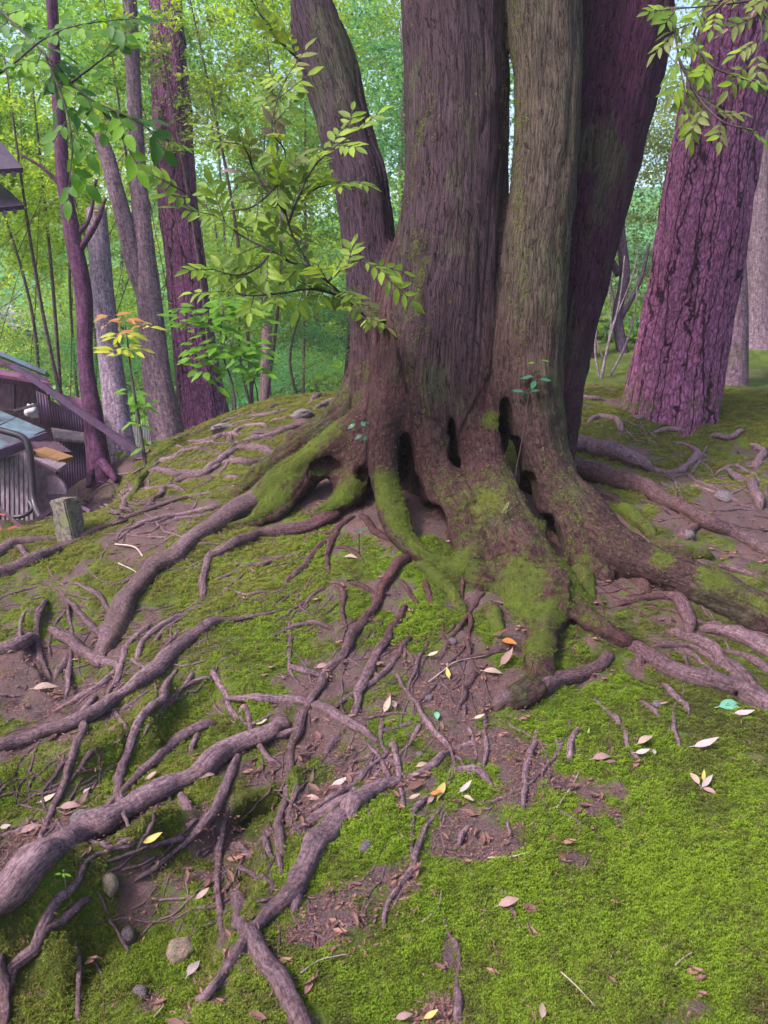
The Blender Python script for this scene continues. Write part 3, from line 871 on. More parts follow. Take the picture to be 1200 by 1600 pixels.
RL = [
 # --- left: heavy roots
 [(455, 745, 25), (420, 775, 23), (365, 805, 19), (320, 828, 17), (280, 858, 16), (240, 890, 17), (210, 925, 18), (190, 965, 19), (172, 1005, 20), (160, 1032, 17)],
 [(300, 838, 6), (281, 850, 6), (255, 872, 5), (215, 898, 5), (190, 911, 4), (165, 918, 3)],
 [(300, 775, 3), (230, 797, 4), (180, 817, 5), (143, 833, 6), (100, 853, 8), (50, 877, 10), (0, 897, 11), (-40, 912, 11)],
 [(-40, 880, 12), (0, 864, 12), (30, 848, 10), (60, 844, 8), (95, 842, 4)],
 [(22, 850, 5), (36, 862, 5), (48, 874, 4)],
 [(225, 800, 4), (247, 777, 6), (277, 755, 7), (317, 742, 8), (347, 722, 8), (368, 704, 8), (400, 702, 9), (430, 711, 7), (450, 722, 6)],
 [(223, 741, 5), (255, 738, 6), (290, 740, 6), (333, 733, 5), (350, 722, 3)],
 [(228, 764, 4), (260, 763, 5), (290, 769, 4)],
 [(300, 765, 4), (330, 750, 4), (350, 733, 4), (365, 715, 3)],
 [(507, 785, 10), (530, 794, 11), (508, 814, 12), (462, 828, 13), (417, 831, 11), (387, 839, 11), (350, 860, 9), (325, 872, 8), (318, 900, 7), (316, 937, 6)],
 [(560, 803, 6), (582, 828, 7), (612, 844, 8), (638, 850, 9)],
 [(556, 805, 5), (530, 825, 5), (517, 848, 6), (510, 870, 5), (512, 897, 4)],
 [(554, 806, 4), (519, 832, 5), (489, 834, 4), (474, 854, 3)],
 [(530, 832, 5), (500, 856, 5), (474, 886, 6), (444, 916, 5)],
 [(522, 852, 4), (549, 860, 4), (568, 880, 3)],
 [(330, 910, 3), (379, 887, 4), (412, 881, 5), (455, 870, 4), (492, 862, 3)],
 # --- centre, long snaking roots
 [(642, 866, 10), (621, 884, 10), (602, 918, 9), (587, 948, 9), (561, 974, 9), (548, 996, 9), (539, 1019, 8), (512, 1049, 8), (497, 1075, 8), (482, 1105, 8), (471, 1135, 8), (456, 1172, 7), (454, 1206, 7), (448, 1250, 6), (438, 1300, 8), (440, 1350, 5)],
 [(417, 1295, 4), (433, 1333, 4), (441, 1368, 3)],
 [(638, 943, 7), (621, 970, 8), (606, 1000, 8), (587, 1030, 9), (570, 1064, 9), (561, 1092, 8), (552, 1120, 5)],
 [(644, 992, 6), (629, 1011, 6), (610, 1037, 6), (584, 1064, 6), (561, 1080, 5), (539, 1094, 5), (518, 1110, 4)],
 [(634, 1003, 4), (630, 1042, 2)],
 [(619, 1051, 4), (632, 1079, 5), (659, 1112, 6), (685, 1150, 6), (702, 1171, 6)],
 [(709, 1180, 4), (727, 1204, 4), (745, 1216, 3)],
 [(752, 1160, 7), (711, 1172, 8), (685, 1188, 8), (662, 1206, 8), (638, 1222, 6)],
 [(690, 1210, 5), (726, 1204, 7), (749, 1211, 8), (773, 1238, 3)],
 [(350, 1091, 4), (400, 1091, 7), (440, 1094, 8), (475, 1096, 9), (512, 1109, 9), (550, 1127, 10), (576, 1146, 8), (595, 1161, 5)],
 [(-60, 1420, 33), (0, 1388, 32), (55, 1352, 30), (112, 1312, 27), (160, 1290, 25), (206, 1264, 22), (262, 1234, 20), (318, 1204, 20), (375, 1168, 18), (427, 1139, 13), (455, 1124, 8)],
 [(-60, 1180, 11), (0, 1168, 12), (75, 1146, 13), (131, 1127, 13), (180, 1094, 13), (225, 1064, 13), (262, 1030, 13), (296, 1000, 12), (330, 977, 10), (360, 970, 6), (410, 961, 4), (450, 950, 3)],
 [(277, 1040, 4), (259, 1075, 7), (244, 1098, 8), (221, 1120, 8), (206, 1150, 8), (195, 1180, 9), (184, 1210, 9), (184, 1246, 9), (189, 1296, 5)],
 [(150, 1085, 5), (128, 1116, 7), (128, 1146, 8), (112, 1188, 8), (101, 1218, 7), (86, 1255, 7), (67, 1300, 6), (60, 1322, 4)],
 [(236, 976, 4), (210, 1000, 6), (195, 1026, 6), (184, 1060, 6), (169, 1090, 4), (176, 1109, 5), (191, 1128, 4), (200, 1152, 3)],
 [(76, 978, 7), (98, 996, 11), (124, 1015, 12), (150, 1030, 11), (184, 1046, 7)],
 [(-40, 1022, 13), (0, 1016, 13), (30, 1008, 13), (58, 997, 9)],
 [(73, 936, 4), (58, 959, 6), (58, 1000, 6), (66, 1034, 6), (78, 1064, 4)],
 [(101, 932, 4), (131, 966, 6), (163, 1000, 6)],
 [(112, 912, 3), (146, 925, 5), (165, 944, 5), (179, 964, 4)],
 [(86, 918, 2), (101, 936, 3), (111, 981, 3), (112, 1010, 4), (109, 1045, 5), (104, 1092, 3)],
 [(326, 1040, 4), (345, 1075, 6), (367, 1112, 7), (394, 1146, 6), (420, 1184, 6), (444, 1199, 4)],
 [(339, 1130, 8), (311, 1139, 9), (277, 1157, 9), (247, 1184, 9), (217, 1214, 10), (199, 1229, 9), (176, 1255, 7), (157, 1274, 6), (137, 1282, 4)],
 [(312, 1144, 5), (296, 1182, 5)],
 [(452, 1144, 6), (412, 1157, 8), (381, 1168, 8), (360, 1206, 9), (349, 1244, 9), (326, 1274, 8), (292, 1310, 7), (262, 1339, 5), (240, 1357, 5), (208, 1374, 3)],
 [(294, 1306, 5), (225, 1326, 4), (163, 1347, 2)],
 [(356, 1258, 4), (345, 1305, 6), (340, 1350, 7), (340, 1395, 6), (343, 1440, 6), (345, 1464, 4)],
 [(552, 1262, 16), (528, 1290, 20), (508, 1310, 21), (485, 1343, 20), (463, 1377, 19), (443, 1407, 15), (412, 1430, 12), (379, 1470, 11), (349, 1522, 9), (319, 1560, 8), (286, 1600, 5)],
 [(468, 1388, 13), (458, 1412, 11), (452, 1432, 6)],
 [(632, 1214, 12), (593, 1230, 14), (560, 1243, 14), (517, 1263, 11), (483, 1283, 8), (448, 1302, 5)],
 [(612, 1224, 12), (580, 1240, 16), (552, 1262, 16), (540, 1285, 12)],
 [(386, 1440, 12), (400, 1480, 16), (420, 1517, 20), (447, 1560, 22), (470, 1608, 22), (500, 1660, 20)],
 [(372, 1388, 12), (380, 1425, 15), (376, 1462, 12)],
 [(667, 1243, 7), (647, 1267, 6), (643, 1300, 5), (645, 1345, 4), (648, 1372, 3)],
 [(694, 1252, 3), (667, 1290, 4), (653, 1323, 6), (640, 1363, 7), (613, 1400, 6), (600, 1433, 5), (598, 1462, 3)],
 [(640, 1372, 3), (626, 1400, 3), (612, 1428, 2)],
 [(612, 1158, 6), (625, 1206, 6), (629, 1247, 5), (631, 1272, 4)],
 [(571, 1156, 3), (595, 1187, 4), (606, 1210, 5), (611, 1234, 4)],
 [(612, 1174, 4), (580, 1199, 5), (561, 1221, 6), (524, 1244, 6), (478, 1272, 4)],
 [(756, 1094, 3), (758, 1135, 4), (760, 1172, 5), (755, 1208, 3)],
 [(750, 1050, 5), (730, 1071, 6), (722, 1094, 5), (712, 1114, 3)],
 [(723, 1100, 4), (724, 1122, 4)],
 [(796, 1018, 4), (756, 1026, 5), (711, 1034, 3)],
 [(758, 922, 4), (737, 955, 4), (711, 989, 5), (688, 1032, 3)],
 [(735, 955, 3), (733, 990, 4), (732, 1024, 4)],
 [(724, 896, 5), (722, 938, 3)],
 [(625, 904, 4), (640, 928, 4), (656, 946, 3)],
 [(660, 903, 5), (668, 928, 6), (674, 946, 4)],
 [(524, 912, 5), (539, 932, 5), (535, 959, 5), (543, 987, 3)],
 [(546, 910, 5), (566, 916, 5), (586, 927, 4)],
 [(416, 997, 4), (456, 981, 5), (490, 974, 6), (522, 984, 3)],
 [(445, 1038, 5), (475, 1049, 6), (506, 1057, 3)],
 [(463, 927, 3), (471, 951, 3), (485, 961, 2)],
 [(587, 979, 3), (584, 1002, 3)],
 [(540, 1145, 7), (522, 1160, 8), (504, 1182, 6)],
 [(475, 1139, 6), (430, 1150, 7), (398, 1160, 5)],
 # --- right foot
 [(962, 1018, 8), (930, 1041, 12), (892, 1060, 15), (851, 1071, 18), (806, 1090, 17), (765, 1108, 9)],
 [(975, 1003, 13), (1003, 1016, 13), (1025, 1032, 14), (1050, 1045, 17), (1087, 1060, 18), (1125, 1071, 17), (1162, 1083, 17), (1200, 1101, 18), (1260, 1125, 18)],
 [(1005, 1009, 8), (1002, 1026, 9), (1000, 1044, 7)],
 [(1040, 984, 7), (1076, 996, 11), (1110, 1015, 13), (1140, 1045, 11), (1168, 1077, 7)],
 [(1057, 1011, 6), (1087, 1026, 7), (1118, 1054, 5)],
 [(1015, 1012, 4), (1057, 1011, 7), (1090, 1016, 6), (1120, 1040, 6)],
 [(1112, 1009, 5), (1144, 1037, 8), (1174, 1071, 9), (1210, 1090, 9)],
 [(1089, 976, 8), (1125, 989, 12), (1162, 996, 13), (1200, 1015, 14), (1250, 1040, 14)],
 [(1123, 1014, 4), (1162, 1026, 7), (1210, 1050, 8)],
 [(962, 946, 4), (997, 936, 7), (1039, 931, 9), (1065, 944, 11), (1072, 966, 12), (1074, 992, 7)],
 [(960, 872, 14), (990, 899, 17), (1012, 922, 13)],
 [(924, 1086, 3), (945, 1109, 5), (971, 1135, 6), (982, 1169, 5), (1002, 1192, 3)],
 [(997, 1093, 4), (1015, 1106, 5), (1033, 1122, 4)],
 [(1035, 1066, 4), (1057, 1090, 7), (1073, 1118, 4)],
 [(1052, 1118, 3), (1055, 1148, 5), (1066, 1174, 3)],
 [(909, 1133, 5), (896, 1161, 7), (890, 1193, 5)],
 [(843, 1140, 4), (826, 1184, 6), (819, 1225, 6), (817, 1272, 3)],
 [(794, 1277, 3), (794, 1318, 3)],
 [(823, 1335, 3), (824, 1365, 4), (823, 1397, 4)],
 [(857, 1258, 4), (892, 1279, 4), (916, 1301, 2)],
 [(682, 1390, 4), (693, 1433, 5), (703, 1463, 4), (715, 1477, 6), (718, 1510, 4), (715, 1533, 5), (718, 1563, 8), (719, 1605, 7)],
 [(745, 1285, 3), (726, 1303, 5), (716, 1322, 4)],
 [(770, 1257, 2), (757, 1279, 3)],
 # --- upper right behind the stems
 [(862, 684, 12), (877, 690, 15), (919, 700, 18), (960, 713, 18), (994, 725, 14), (1024, 734, 7)],
 [(1016, 730, 4), (1050, 740, 6), (1080, 725, 7), (1091, 709, 7), (1084, 700, 4)],
 [(862, 706, 14), (880, 717, 17), (919, 740, 20), (960, 751, 20), (1005, 762, 18), (1035, 777, 15), (1069, 800, 12), (1110, 819, 12), (1155, 837, 12), (1205, 864, 12), (1260, 890, 12)],
 [(905, 768, 8), (930, 776, 10), (954, 780, 11), (972, 786, 6)],
 [(1061, 844, 9), (1082, 825, 10), (1096, 820, 5)],
 [(1117, 881, 6), (1144, 890, 8), (1187, 906, 5)],
 [(1134, 734, 4), (1162, 755, 8), (1183, 774, 9), (1189, 797, 6)],
 [(1172, 693, 5), (1189, 710, 8), (1180, 732, 6)],
 [(917, 662, 3), (937, 652, 6), (964, 659, 6), (972, 674, 5)],
 [(1018, 674, 4), (1046, 672, 6), (1074, 675, 5)],
 [(1108, 678, 5), (1140, 686, 6), (1164, 673, 6)],
 [(887, 620, 4), (915, 622, 5), (947, 625, 4)],
 [(890, 612, 2), (930, 606, 4), (960, 616, 3)],
 [(1000, 780, 3), (1030, 790, 4), (1052, 806, 3)],
 [(1075, 760, 3), (1120, 772, 5), (1160, 790, 4), (1195, 800, 3)],
 [(1050, 690, 3), (1080, 700, 4), (1110, 716, 3)],
 [(1120, 740, 3), (1150, 728, 4), (1176, 745, 3)],
 [(1010, 645, 3), (1000, 652, 4), (985, 650, 3)],
 # --- crest of the mound, left
 [(357, 692, 5), (375, 670, 6), (420, 668, 5)],
 [(378, 690, 5), (414, 684, 7), (451, 670, 6), (476, 663, 4)],
 [(490, 640, 3), (515, 629, 5), (547, 625, 5)],
 [(484, 632, 4), (496, 620, 5), (513, 619, 4)],
 [(388, 651, 3), (425, 646, 4), (457, 640, 3)],
 [(423, 658, 3), (459, 650, 4), (480, 648, 3)],
 [(345, 726, 5), (387, 725, 8), (427, 712, 6)],
 [(345, 749, 7), (382, 746, 7)],
 [(170, 823, 3), (230, 795, 4), (290, 779, 4), (335, 768, 3)],
 [(178, 836, 3), (240, 813, 5), (300, 801, 6), (348, 790, 4)],
 [(270, 812, 4), (310, 808, 5), (345, 800, 4)],
 [(268, 717, 3), (290, 705, 5), (318, 703, 3)],
 [(235, 735, 4), (250, 722, 6), (275, 716, 4)],
 [(290, 692, 3), (320, 690, 4), (345, 680, 3)],
 [(360, 665, 2), (395, 655, 3), (420, 640, 3), (450, 632, 2)],
 [(330, 690, 3), (352, 680, 5), (375, 682, 4)],
 [(222, 760, 4), (205, 772, 6), (195, 795, 7), (210, 800, 5)],
 [(340, 662, 2), (370, 652, 3), (400, 648, 2)],
 [(440, 690, 3), (470, 686, 4), (500, 672, 3)],
 # --- lower left, dark hanging roots
 [(146, 1333, 5), (127, 1376, 6), (97, 1414, 9), (71, 1447, 10), (58, 1474, 7)],
 [(141, 1400, 5), (94, 1440, 9), (56, 1477, 10), (22, 1511, 9), (17, 1550, 6)],
 [(-8, 1480, 14), (4, 1550, 13), (6, 1610, 9)],
 [(115, 1468, 5), (122, 1511, 6), (124, 1600, 4)],
 [(154, 1393, 3), (169, 1432, 3), (203, 1491, 3)],
 [(350, 1322, 6), (382, 1335, 8), (426, 1344, 6)],
 [(370, 1352, 3), (405, 1372, 5), (433, 1397, 6)],
 [(199, 1226, 4), (192, 1260, 4), (204, 1304, 3)],
 [(281, 1241, 8), (300, 1272, 9)],
 [(-20, 1316, 7), (0, 1310, 8), (37, 1297, 7), (73, 1280, 4)],
 [(-10, 1087, 4), (41, 1086, 3)],
 [(76, 1119, 4), (112, 1097, 5), (150, 1075, 7), (178, 1052, 6)],
 [(202, 1028, 4), (233, 1048, 4)],
 [(246, 1023, 4), (270, 1000, 5), (282, 983, 4)],
 [(216, 1032, 5), (229, 1000, 6), (255, 981, 7), (285, 962, 6), (321, 943, 4)],
 [(239, 1005, 4), (262, 981, 5), (298, 957, 3)],
 [(184, 1112, 4), (210, 1097, 5), (242, 1074, 3)],
 [(30, 1000, 3), (36, 960, 3), (55, 955, 2)],
 [(90, 1060, 9), (100, 1035, 8), (103, 1020, 5)],
 [(560, 1125, 4), (600, 1118, 3), (640, 1113, 3)],
 [(590, 1146, 4), (620, 1138, 4), (650, 1128, 3)],
 [(590, 1260, 4), (575, 1275, 3), (555, 1290, 3)],
 [(145, 1500, 2), (160, 1530, 2), (163, 1590, 2)],
]
for r_ in RL: root(r_)
# mossy lumps of root at the right
for r_ in ([(655, 878, 13), (677, 900, 14), (700, 925, 12), (724, 958, 8)], [(764, 938, 11), (773, 960, 15), (780, 988, 9)], [(964, 790, 10), (990, 805, 13), (1025, 838, 9)], [(1005, 852, 12), (1060, 860, 20), (1108, 868, 14)], [(905, 880, 12), (918, 905, 14), (925, 935, 12)]):
    root(r_, moss=0.75)
root([(196, 796, 4), (208, 772, 6), (222, 748, 7), (246, 722, 6), (268, 705, 4)], moss=0.85)

rr2 = random.Random(5)
NET = Mesh()
for (px, py, ax, ay, n, w) in [(300, 1000, -1, 0.6, 34, 120), (520, 1180, -0.6, 1, 30, 120), (120, 950, -1, 0.5, 18, 90), (420, 900, -1, 0.35, 18, 90), (1080, 960, 1, 0.5, 14, 80), (1100, 760, 1, 0.35, 34, 100), (330, 700, -1, 0.3, 22, 90),
                                (420, 655, -1, 0.25, 16, 80), (230, 780, -1, 0.3, 14, 60), (980, 650, 1, 0.2, 12, 60), (690, 1000, -0.2, 1, 20, 80), (250, 1290, -1, 0.8, 20, 110), (100, 1180, -1, 0.7, 20, 110), (300, 810, -1, 0.3, 14, 80),
                                (520, 960, -0.5, 0.8, 16, 90), (640, 1180, -0.3, 1, 16, 90), (400, 1380, -0.5, 1, 14, 90), (850, 1180, 0.1, 1, 10, 120), (930, 940, 0.8, 0.3, 10, 60), (700, 1350, 0, 1, 8, 120)]:
    for k in range(n):
        x = px + rr2.uniform(-w, w); y = py + rr2.uniform(-w, w) * 0.55
        r0 = (rr2.uniform(1.0, 2.8) if rr2.random() < 0.8 else rr2.uniform(2.8, 4.4)) * (0.55 + y / 1900)
        a = math.atan2(ay, ax) + rr2.uniform(-0.6, 0.6)
        pts = []
        for j in range(rr2.randint(5, 9)):
            pts.append((x, y, r0))
            L_ = rr2.uniform(14, 26) * (0.35 + y / 1300)
            x += math.cos(a) * L_; y += math.sin(a) * L_ * 0.8; a += rr2.uniform(-0.55, 0.55); r0 *= rr2.uniform(0.8, 1.0)
        if min(p[1] for p in pts) > 628: root(pts, lift=-0.2, into=NET)
net_o = NET.build('rootlets', M['root'], great); net_o['kind'] = 'stuff'

# ------------------------------------------------------------------ moss tufts (uncountable)
def tuft_mesh(name, n, rad_, h, leaf, seed, up=0.6):
    """a cushion of moss: short stems, each ending in a star of little leaves"""
    r = np.random.RandomState(seed); V = []; Fc = []; tip = []; rn = []
    for i in range(n):
        a = r.uniform(0, 2 * np.pi); d = rad_ * np.sqrt(r.uniform()); q = d / rad_
        top = np.array([np.cos(a) * d * 1.15, np.sin(a) * d * 1.15, h * (1 - 0.55 * q * q) * r.uniform(0.6, 1.1)])
        rr_ = r.uniform(); k0 = r.uniform(0, 6.28)
        for j in range(5):
            b = k0 + j * 1.257 + r.uniform(-.3, .3); L = leaf * r.uniform(0.6, 1.2); w = leaf * 0.17
            dv = np.array([np.cos(b), np.sin(b), r.uniform(0.1, 2 * up)]); dv /= np.linalg.norm(dv)
            s = np.array([-np.sin(b), np.cos(b), 0]) * w
            c0 = top - np.array([0, 0, leaf * 0.8]) * r.uniform(0, 1.5)
            k = len(V); V += [c0 - s * .5, c0 + s * .5, c0 + dv * L * .55 + s, c0 + dv * L, c0 + dv * L * .55 - s]; Fc += [(k, k + 1, k + 2, k + 3, k + 4)]
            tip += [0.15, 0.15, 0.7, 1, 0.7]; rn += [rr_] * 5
    me = mesh_obj(name, V, Fc, M['blade'], smooth=False, attrs={'tip': ('FLOAT', tip), 'rnd': ('FLOAT', rn)}, data_only=True)
    return bpy.data.objects.new(name, me)

def scatter(name, pts, rot, scl, protos, attrs, kind='stuff', label=None, cat=None):
    """one object of kind stuff: points that carry copies of small source meshes"""
    me = bpy.data.meshes.new(name)
    me.vertices.add(len(pts)); me.vertices.foreach_set('co', np.asarray(pts, np.float32).ravel())
    a = me.attributes.new('rot', 'FLOAT_VECTOR', 'POINT'); a.data.foreach_set('vector', np.asarray(rot, np.float32).ravel())
    a = me.attributes.new('scl', 'FLOAT', 'POINT'); a.data.foreach_set('value', np.asarray(scl, np.float32).ravel())
    for k, v in attrs.items():
        a = me.attributes.new(k, 'FLOAT', 'POINT'); a.data.foreach_set('value', np.asarray(v, np.float32).ravel())
    o = bpy.data.objects.new(name, me); C.objects.link(o)
    g = bpy.data.node_groups.new(name + '_scatter', 'GeometryNodeTree')
    g.interface.new_socket('Geometry', in_out='INPUT', socket_type='NodeSocketGeometry')
    g.interface.new_socket('Geometry', in_out='OUTPUT', socket_type='NodeSocketGeometry')
    gi = g.nodes.new('NodeGroupInput'); go = g.nodes.new('NodeGroupOutput')
    iop = g.nodes.new('GeometryNodeInstanceOnPoints'); iop.inputs['Pick Instance'].default_value = True
    jn = g.nodes.new('GeometryNodeJoinGeometry')
    for p in protos:
        oi = g.nodes.new('GeometryNodeObjectInfo'); oi.inputs['Object'].default_value = p; oi.inputs['As Instance'].default_value = True
        g.links.new(oi.outputs['Geometry'], jn.inputs[0])
    na = g.nodes.new('GeometryNodeInputNamedAttribute'); na.data_type = 'FLOAT_VECTOR'; na.inputs['Name'].default_value = 'rot'
    nb = g.nodes.new('GeometryNodeInputNamedAttribute'); nb.data_type = 'FLOAT'; nb.inputs['Name'].default_value = 'scl'
    e2r = g.nodes.new('FunctionNodeEulerToRotation')
    g.links.new(na.outputs[0], e2r.inputs[0])
    g.links.new(gi.outputs[0], iop.inputs['Points']); g.links.new(jn.outputs[0], iop.inputs['Instance'])
    g.links.new(e2r.outputs[0], iop.inputs['Rotation']); g.links.new(nb.outputs[0], iop.inputs['Scale'])
    g.links.new(iop.outputs[0], go.inputs[0])
    md = o.modifiers.new('scatter', 'NODES'); md.node_group = g
    tag(o, label, cat, None, kind)
    return o

tufts = [tuft_mesh('moss_tuft', 11, 0.020, 0.011, 0.0068, 1), tuft_mesh('moss_tuft', 12, 0.022, 0.014, 0.0060, 2, 0.9), tuft_mesh('moss_tuft', 10, 0.018, 0.009, 0.0078, 3, 0.4), tuft_mesh('moss_tuft', 9, 0.017, 0.017, 0.0074, 4, 1.0)]
N = 190000
u_ = rs.uniform(1.05 ** 0.35, 9.5 ** 0.35, N) ** (1 / 0.35)
a_ = rs.uniform(R(-37), R(37), N)
sx, sy = np.sin(a_) * u_, np.cos(a_) * u_
sz = hh(sx, sy)
e = 0.015
nx_ = -(hh(sx + e, sy) - hh(sx - e, sy)) / (2 * e); ny_ = -(hh(sx, sy + e) - hh(sx, sy - e)) / (2 * e)
ln = np.sqrt(nx_ ** 2 + ny_ ** 2 + 1)
sn = np.stack([nx_ / ln, ny_ / ln, 1 / ln], 1)
m_, t_, yl_ = moss_fields(sx, sy, sz)
prob = sst(0.36, 0.66, m_ + 0.5 * vnoise(sx * 16, sy * 16, 0, 88) * 0.5 + 0.35 * vnoise(sx * 45, sy * 45, 0, 89) * 0.5) + 0.03
ok = rs.uniform(size=N) < prob
# keep the moss off the bare roots and out of the trunk
kd = kdtree.KDTree(len(ROOTS_SAMPLES))
for i, s in enumerate(ROOTS_SAMPLES): kd.insert((s[0], s[1], s[2]), i)
kd.balance()
rsz = np.array([s[3] for s in ROOTS_SAMPLES])
idxs = np.where(ok)[0]
for i in idxs:
    co, j, d = kd.find((sx[i], sy[i], sz[i]))
    if d < rsz[j] + 0.004 and rs.uniform() < (0.95 if rsz[j] > 0.016 else 0.8): ok[i] = False
sx, sy, sz, sn, m_, t_, yl_, u_ = sx[ok], sy[ok], sz[ok], sn[ok], m_[ok], t_[ok], yl_[ok], u_[ok]
def rots(nrm, jit, n):
    k = nrm + rs.normal(0, jit, nrm.shape); k /= np.linalg.norm(k, axis=1)[:, None]
    return np.stack([-np.arcsin(np.clip(k[:, 1], -1, 1)), np.arctan2(k[:, 0], k[:, 2]), rs.uniform(-0.5, 0.5, n)], 1)
scl = (0.62 + 0.25 * u_ / 3.0).clip(0.6, 1.5) * rs.uniform(0.7, 1.3, len(sx)) * (0.55 + 0.6 * sst(0.3, 0.9, m_)) * (0.75 + 0.35 * t_)
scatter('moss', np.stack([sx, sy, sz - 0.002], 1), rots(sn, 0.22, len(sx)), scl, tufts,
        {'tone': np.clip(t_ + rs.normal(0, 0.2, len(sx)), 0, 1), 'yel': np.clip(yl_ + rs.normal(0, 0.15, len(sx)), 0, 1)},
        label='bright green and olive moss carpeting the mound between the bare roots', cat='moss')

# moss growing on the great tree's feet and roots
P_, N_ = [], []
sel = np.where((tm + 0.16 * rs.normal(size=len(tm)) > 0.55 + 0.28 * vnoise(tv[:, 0] * 25, tv[:, 1] * 25, tv[:, 2] * 25, 90)) & (tn[:, 1] < 0.4))[0]
sel = sel[rs.uniform(size=len(sel)) < 0.75]
P_.append(tv[sel]); N_.append(tn[sel])
for o in great.children:
    if o.name.startswith('root'):
        me = o.data; n = len(me.vertices)
        co = np.zeros(n * 3, np.float32); me.vertices.foreach_get('co', co); co = co.reshape(-1, 3)
        nn = np.zeros(n * 3, np.float32); me.vertex_normals.foreach_get('vector', nn); nn = nn.reshape(-1, 3)
        mo = np.zeros(n, np.float32); me.attributes['moss'].data.foreach_get('value', mo)
        k = np.where((mo > 0.48) & (nn[:, 2] > 0.0))[0]
        P_.append(co[k]); N_.append(nn[k])
P_ = np.concatenate(P_); N_ = np.concatenate(N_)
P_ = P_ + rs.normal(0, 0.004, P_.shape)
scatter('moss', P_ - N_ * 0.002, rots(N_, 0.25, len(P_)), rs.uniform(0.35, 0.62, len(P_)), tufts,
        {'tone': np.clip(0.42 + 0.35 * vnoise(P_[:, 0] * 14, P_[:, 1] * 14, P_[:, 2] * 14, 93) + rs.normal(0, 0.22, len(P_)), 0, 1), 'yel': np.clip(0.35 + 0.4 * vnoise(P_[:, 0] * 6, P_[:, 1] * 6, P_[:, 2] * 6, 94) + rs.normal(0, 0.2, len(P_)), 0, 1)},
        label='short bright moss growing over the feet and buttresses of the great tree', cat='moss')

# needles, bark crumbs and twiglets lying on bare soil
M['litter'] = leaf_mat('dry_litter', (0.21, 0.095, 0.085), (0.08, 0.040, 0.042), None, 0.8, 0.0)
def litter_mesh(n, seed):
    r = np.random.RandomState(seed); V = []; Fc = []; rn = []
    for i in range(n):
        a = r.uniform(0, 6.28); c = np.array([r.normal(0, 0.025), r.normal(0, 0.025), r.uniform(0.001, 0.006)])
        L = r.uniform(0.003, 0.011); w = r.uniform(0.0006, 0.0026)
        dv = np.array([np.cos(a), np.sin(a), r.uniform(-0.25, 0.25)]) * L; wv = np.array([-np.sin(a), np.cos(a), r.uniform(-0.5, 0.5)]) * w
        k = len(V); V += [c - dv, c + wv, c + dv, c - wv + np.array([0, 0, 0.001])]; Fc += [(k, k + 1, k + 2, k + 3)]; rn += [r.uniform()] * 4
    me = mesh_obj('litter', V, Fc, M['litter'], smooth=False, attrs={'rnd': ('FLOAT', rn)}, data_only=True)
    return bpy.data.objects.new('litter', me)
M['dead'] = leaf_mat('dead_leaf_bits', (0.20, 0.10, 0.085), (0.09, 0.045, 0.042), None, 0.7, 0.0)
def dead_mesh(seed):
    r = np.random.RandomState(seed); V = []; Fc = []; rn = []
    for i in range(2):
        a = r.uniform(0, 6.28); c = np.array([r.normal(0, .02), r.normal(0, .02), 0.006 + 0.004 * i]); L = r.uniform(.014, .024); w = L * .32; u = np.array([np.cos(a), np.sin(a), r.uniform(-.2, .3)]); s = np.array([-np.sin(a), np.cos(a), r.uniform(-.5, .5)]); k = len(V)
        for t in (-1, -.45, .2, 1):
            ww = w * (1 - abs(t) ** 1.6) + .0006; z = np.array([0, 0, .35 * L * t * t * r.uniform(.3, 1)])
            V += [c + u * L * t - s * ww + z + np.array([0, 0, ww * .5]), c + u * L * t + z, c + u * L * t + s * ww + z + np.array([0, 0, ww * .5])]
        for t in range(3): Fc += [(k + t * 3, k + t * 3 + 1, k + t * 3 + 4, k + t * 3 + 3), (k + t * 3 + 1, k + t * 3 + 2, k + t * 3 + 5, k + t * 3 + 4)]
        rn += [r.uniform()] * 12
    me = mesh_obj('dead_leaf_bits', V, Fc, M['dead'], smooth=False, attrs={'rnd': ('FLOAT', rn)}, data_only=True)
    return bpy.data.objects.new('dead_leaf_bits', me)
lits = [litter_mesh(22, 5), litter_mesh(22, 6), litter_mesh(18, 8), litter_mesh(26, 9), litter_mesh(20, 10), dead_mesh(3)]
n = 16000
u_ = rs.uniform(1.05 ** 0.5, 8.5 ** 0.5, n) ** 2; a_ = rs.uniform(R(-36), R(36), n)
lx, ly = np.sin(a_) * u_, np.cos(a_) * u_
lm, lt, _ = moss_fields(lx, ly, 0 * lx)
k = rs.uniform(size=n) < np.where(lm < 0.45, 0.8, 0.07)
lx, ly, u_ = lx[k], ly[k], u_[k]
scatter('leaf_litter', np.stack([lx, ly, hh(lx, ly) + 0.001], 1), np.stack([rs.normal(0, 0.12, len(lx)), rs.normal(0, 0.12, len(lx)), rs.uniform(-3.1, 3.1, len(lx))], 1),
        rs.uniform(0.6, 1.3, len(lx)), lits, {}, label='reddish needles and crumbs of bark strewn over the bare soil', cat='leaf litter')

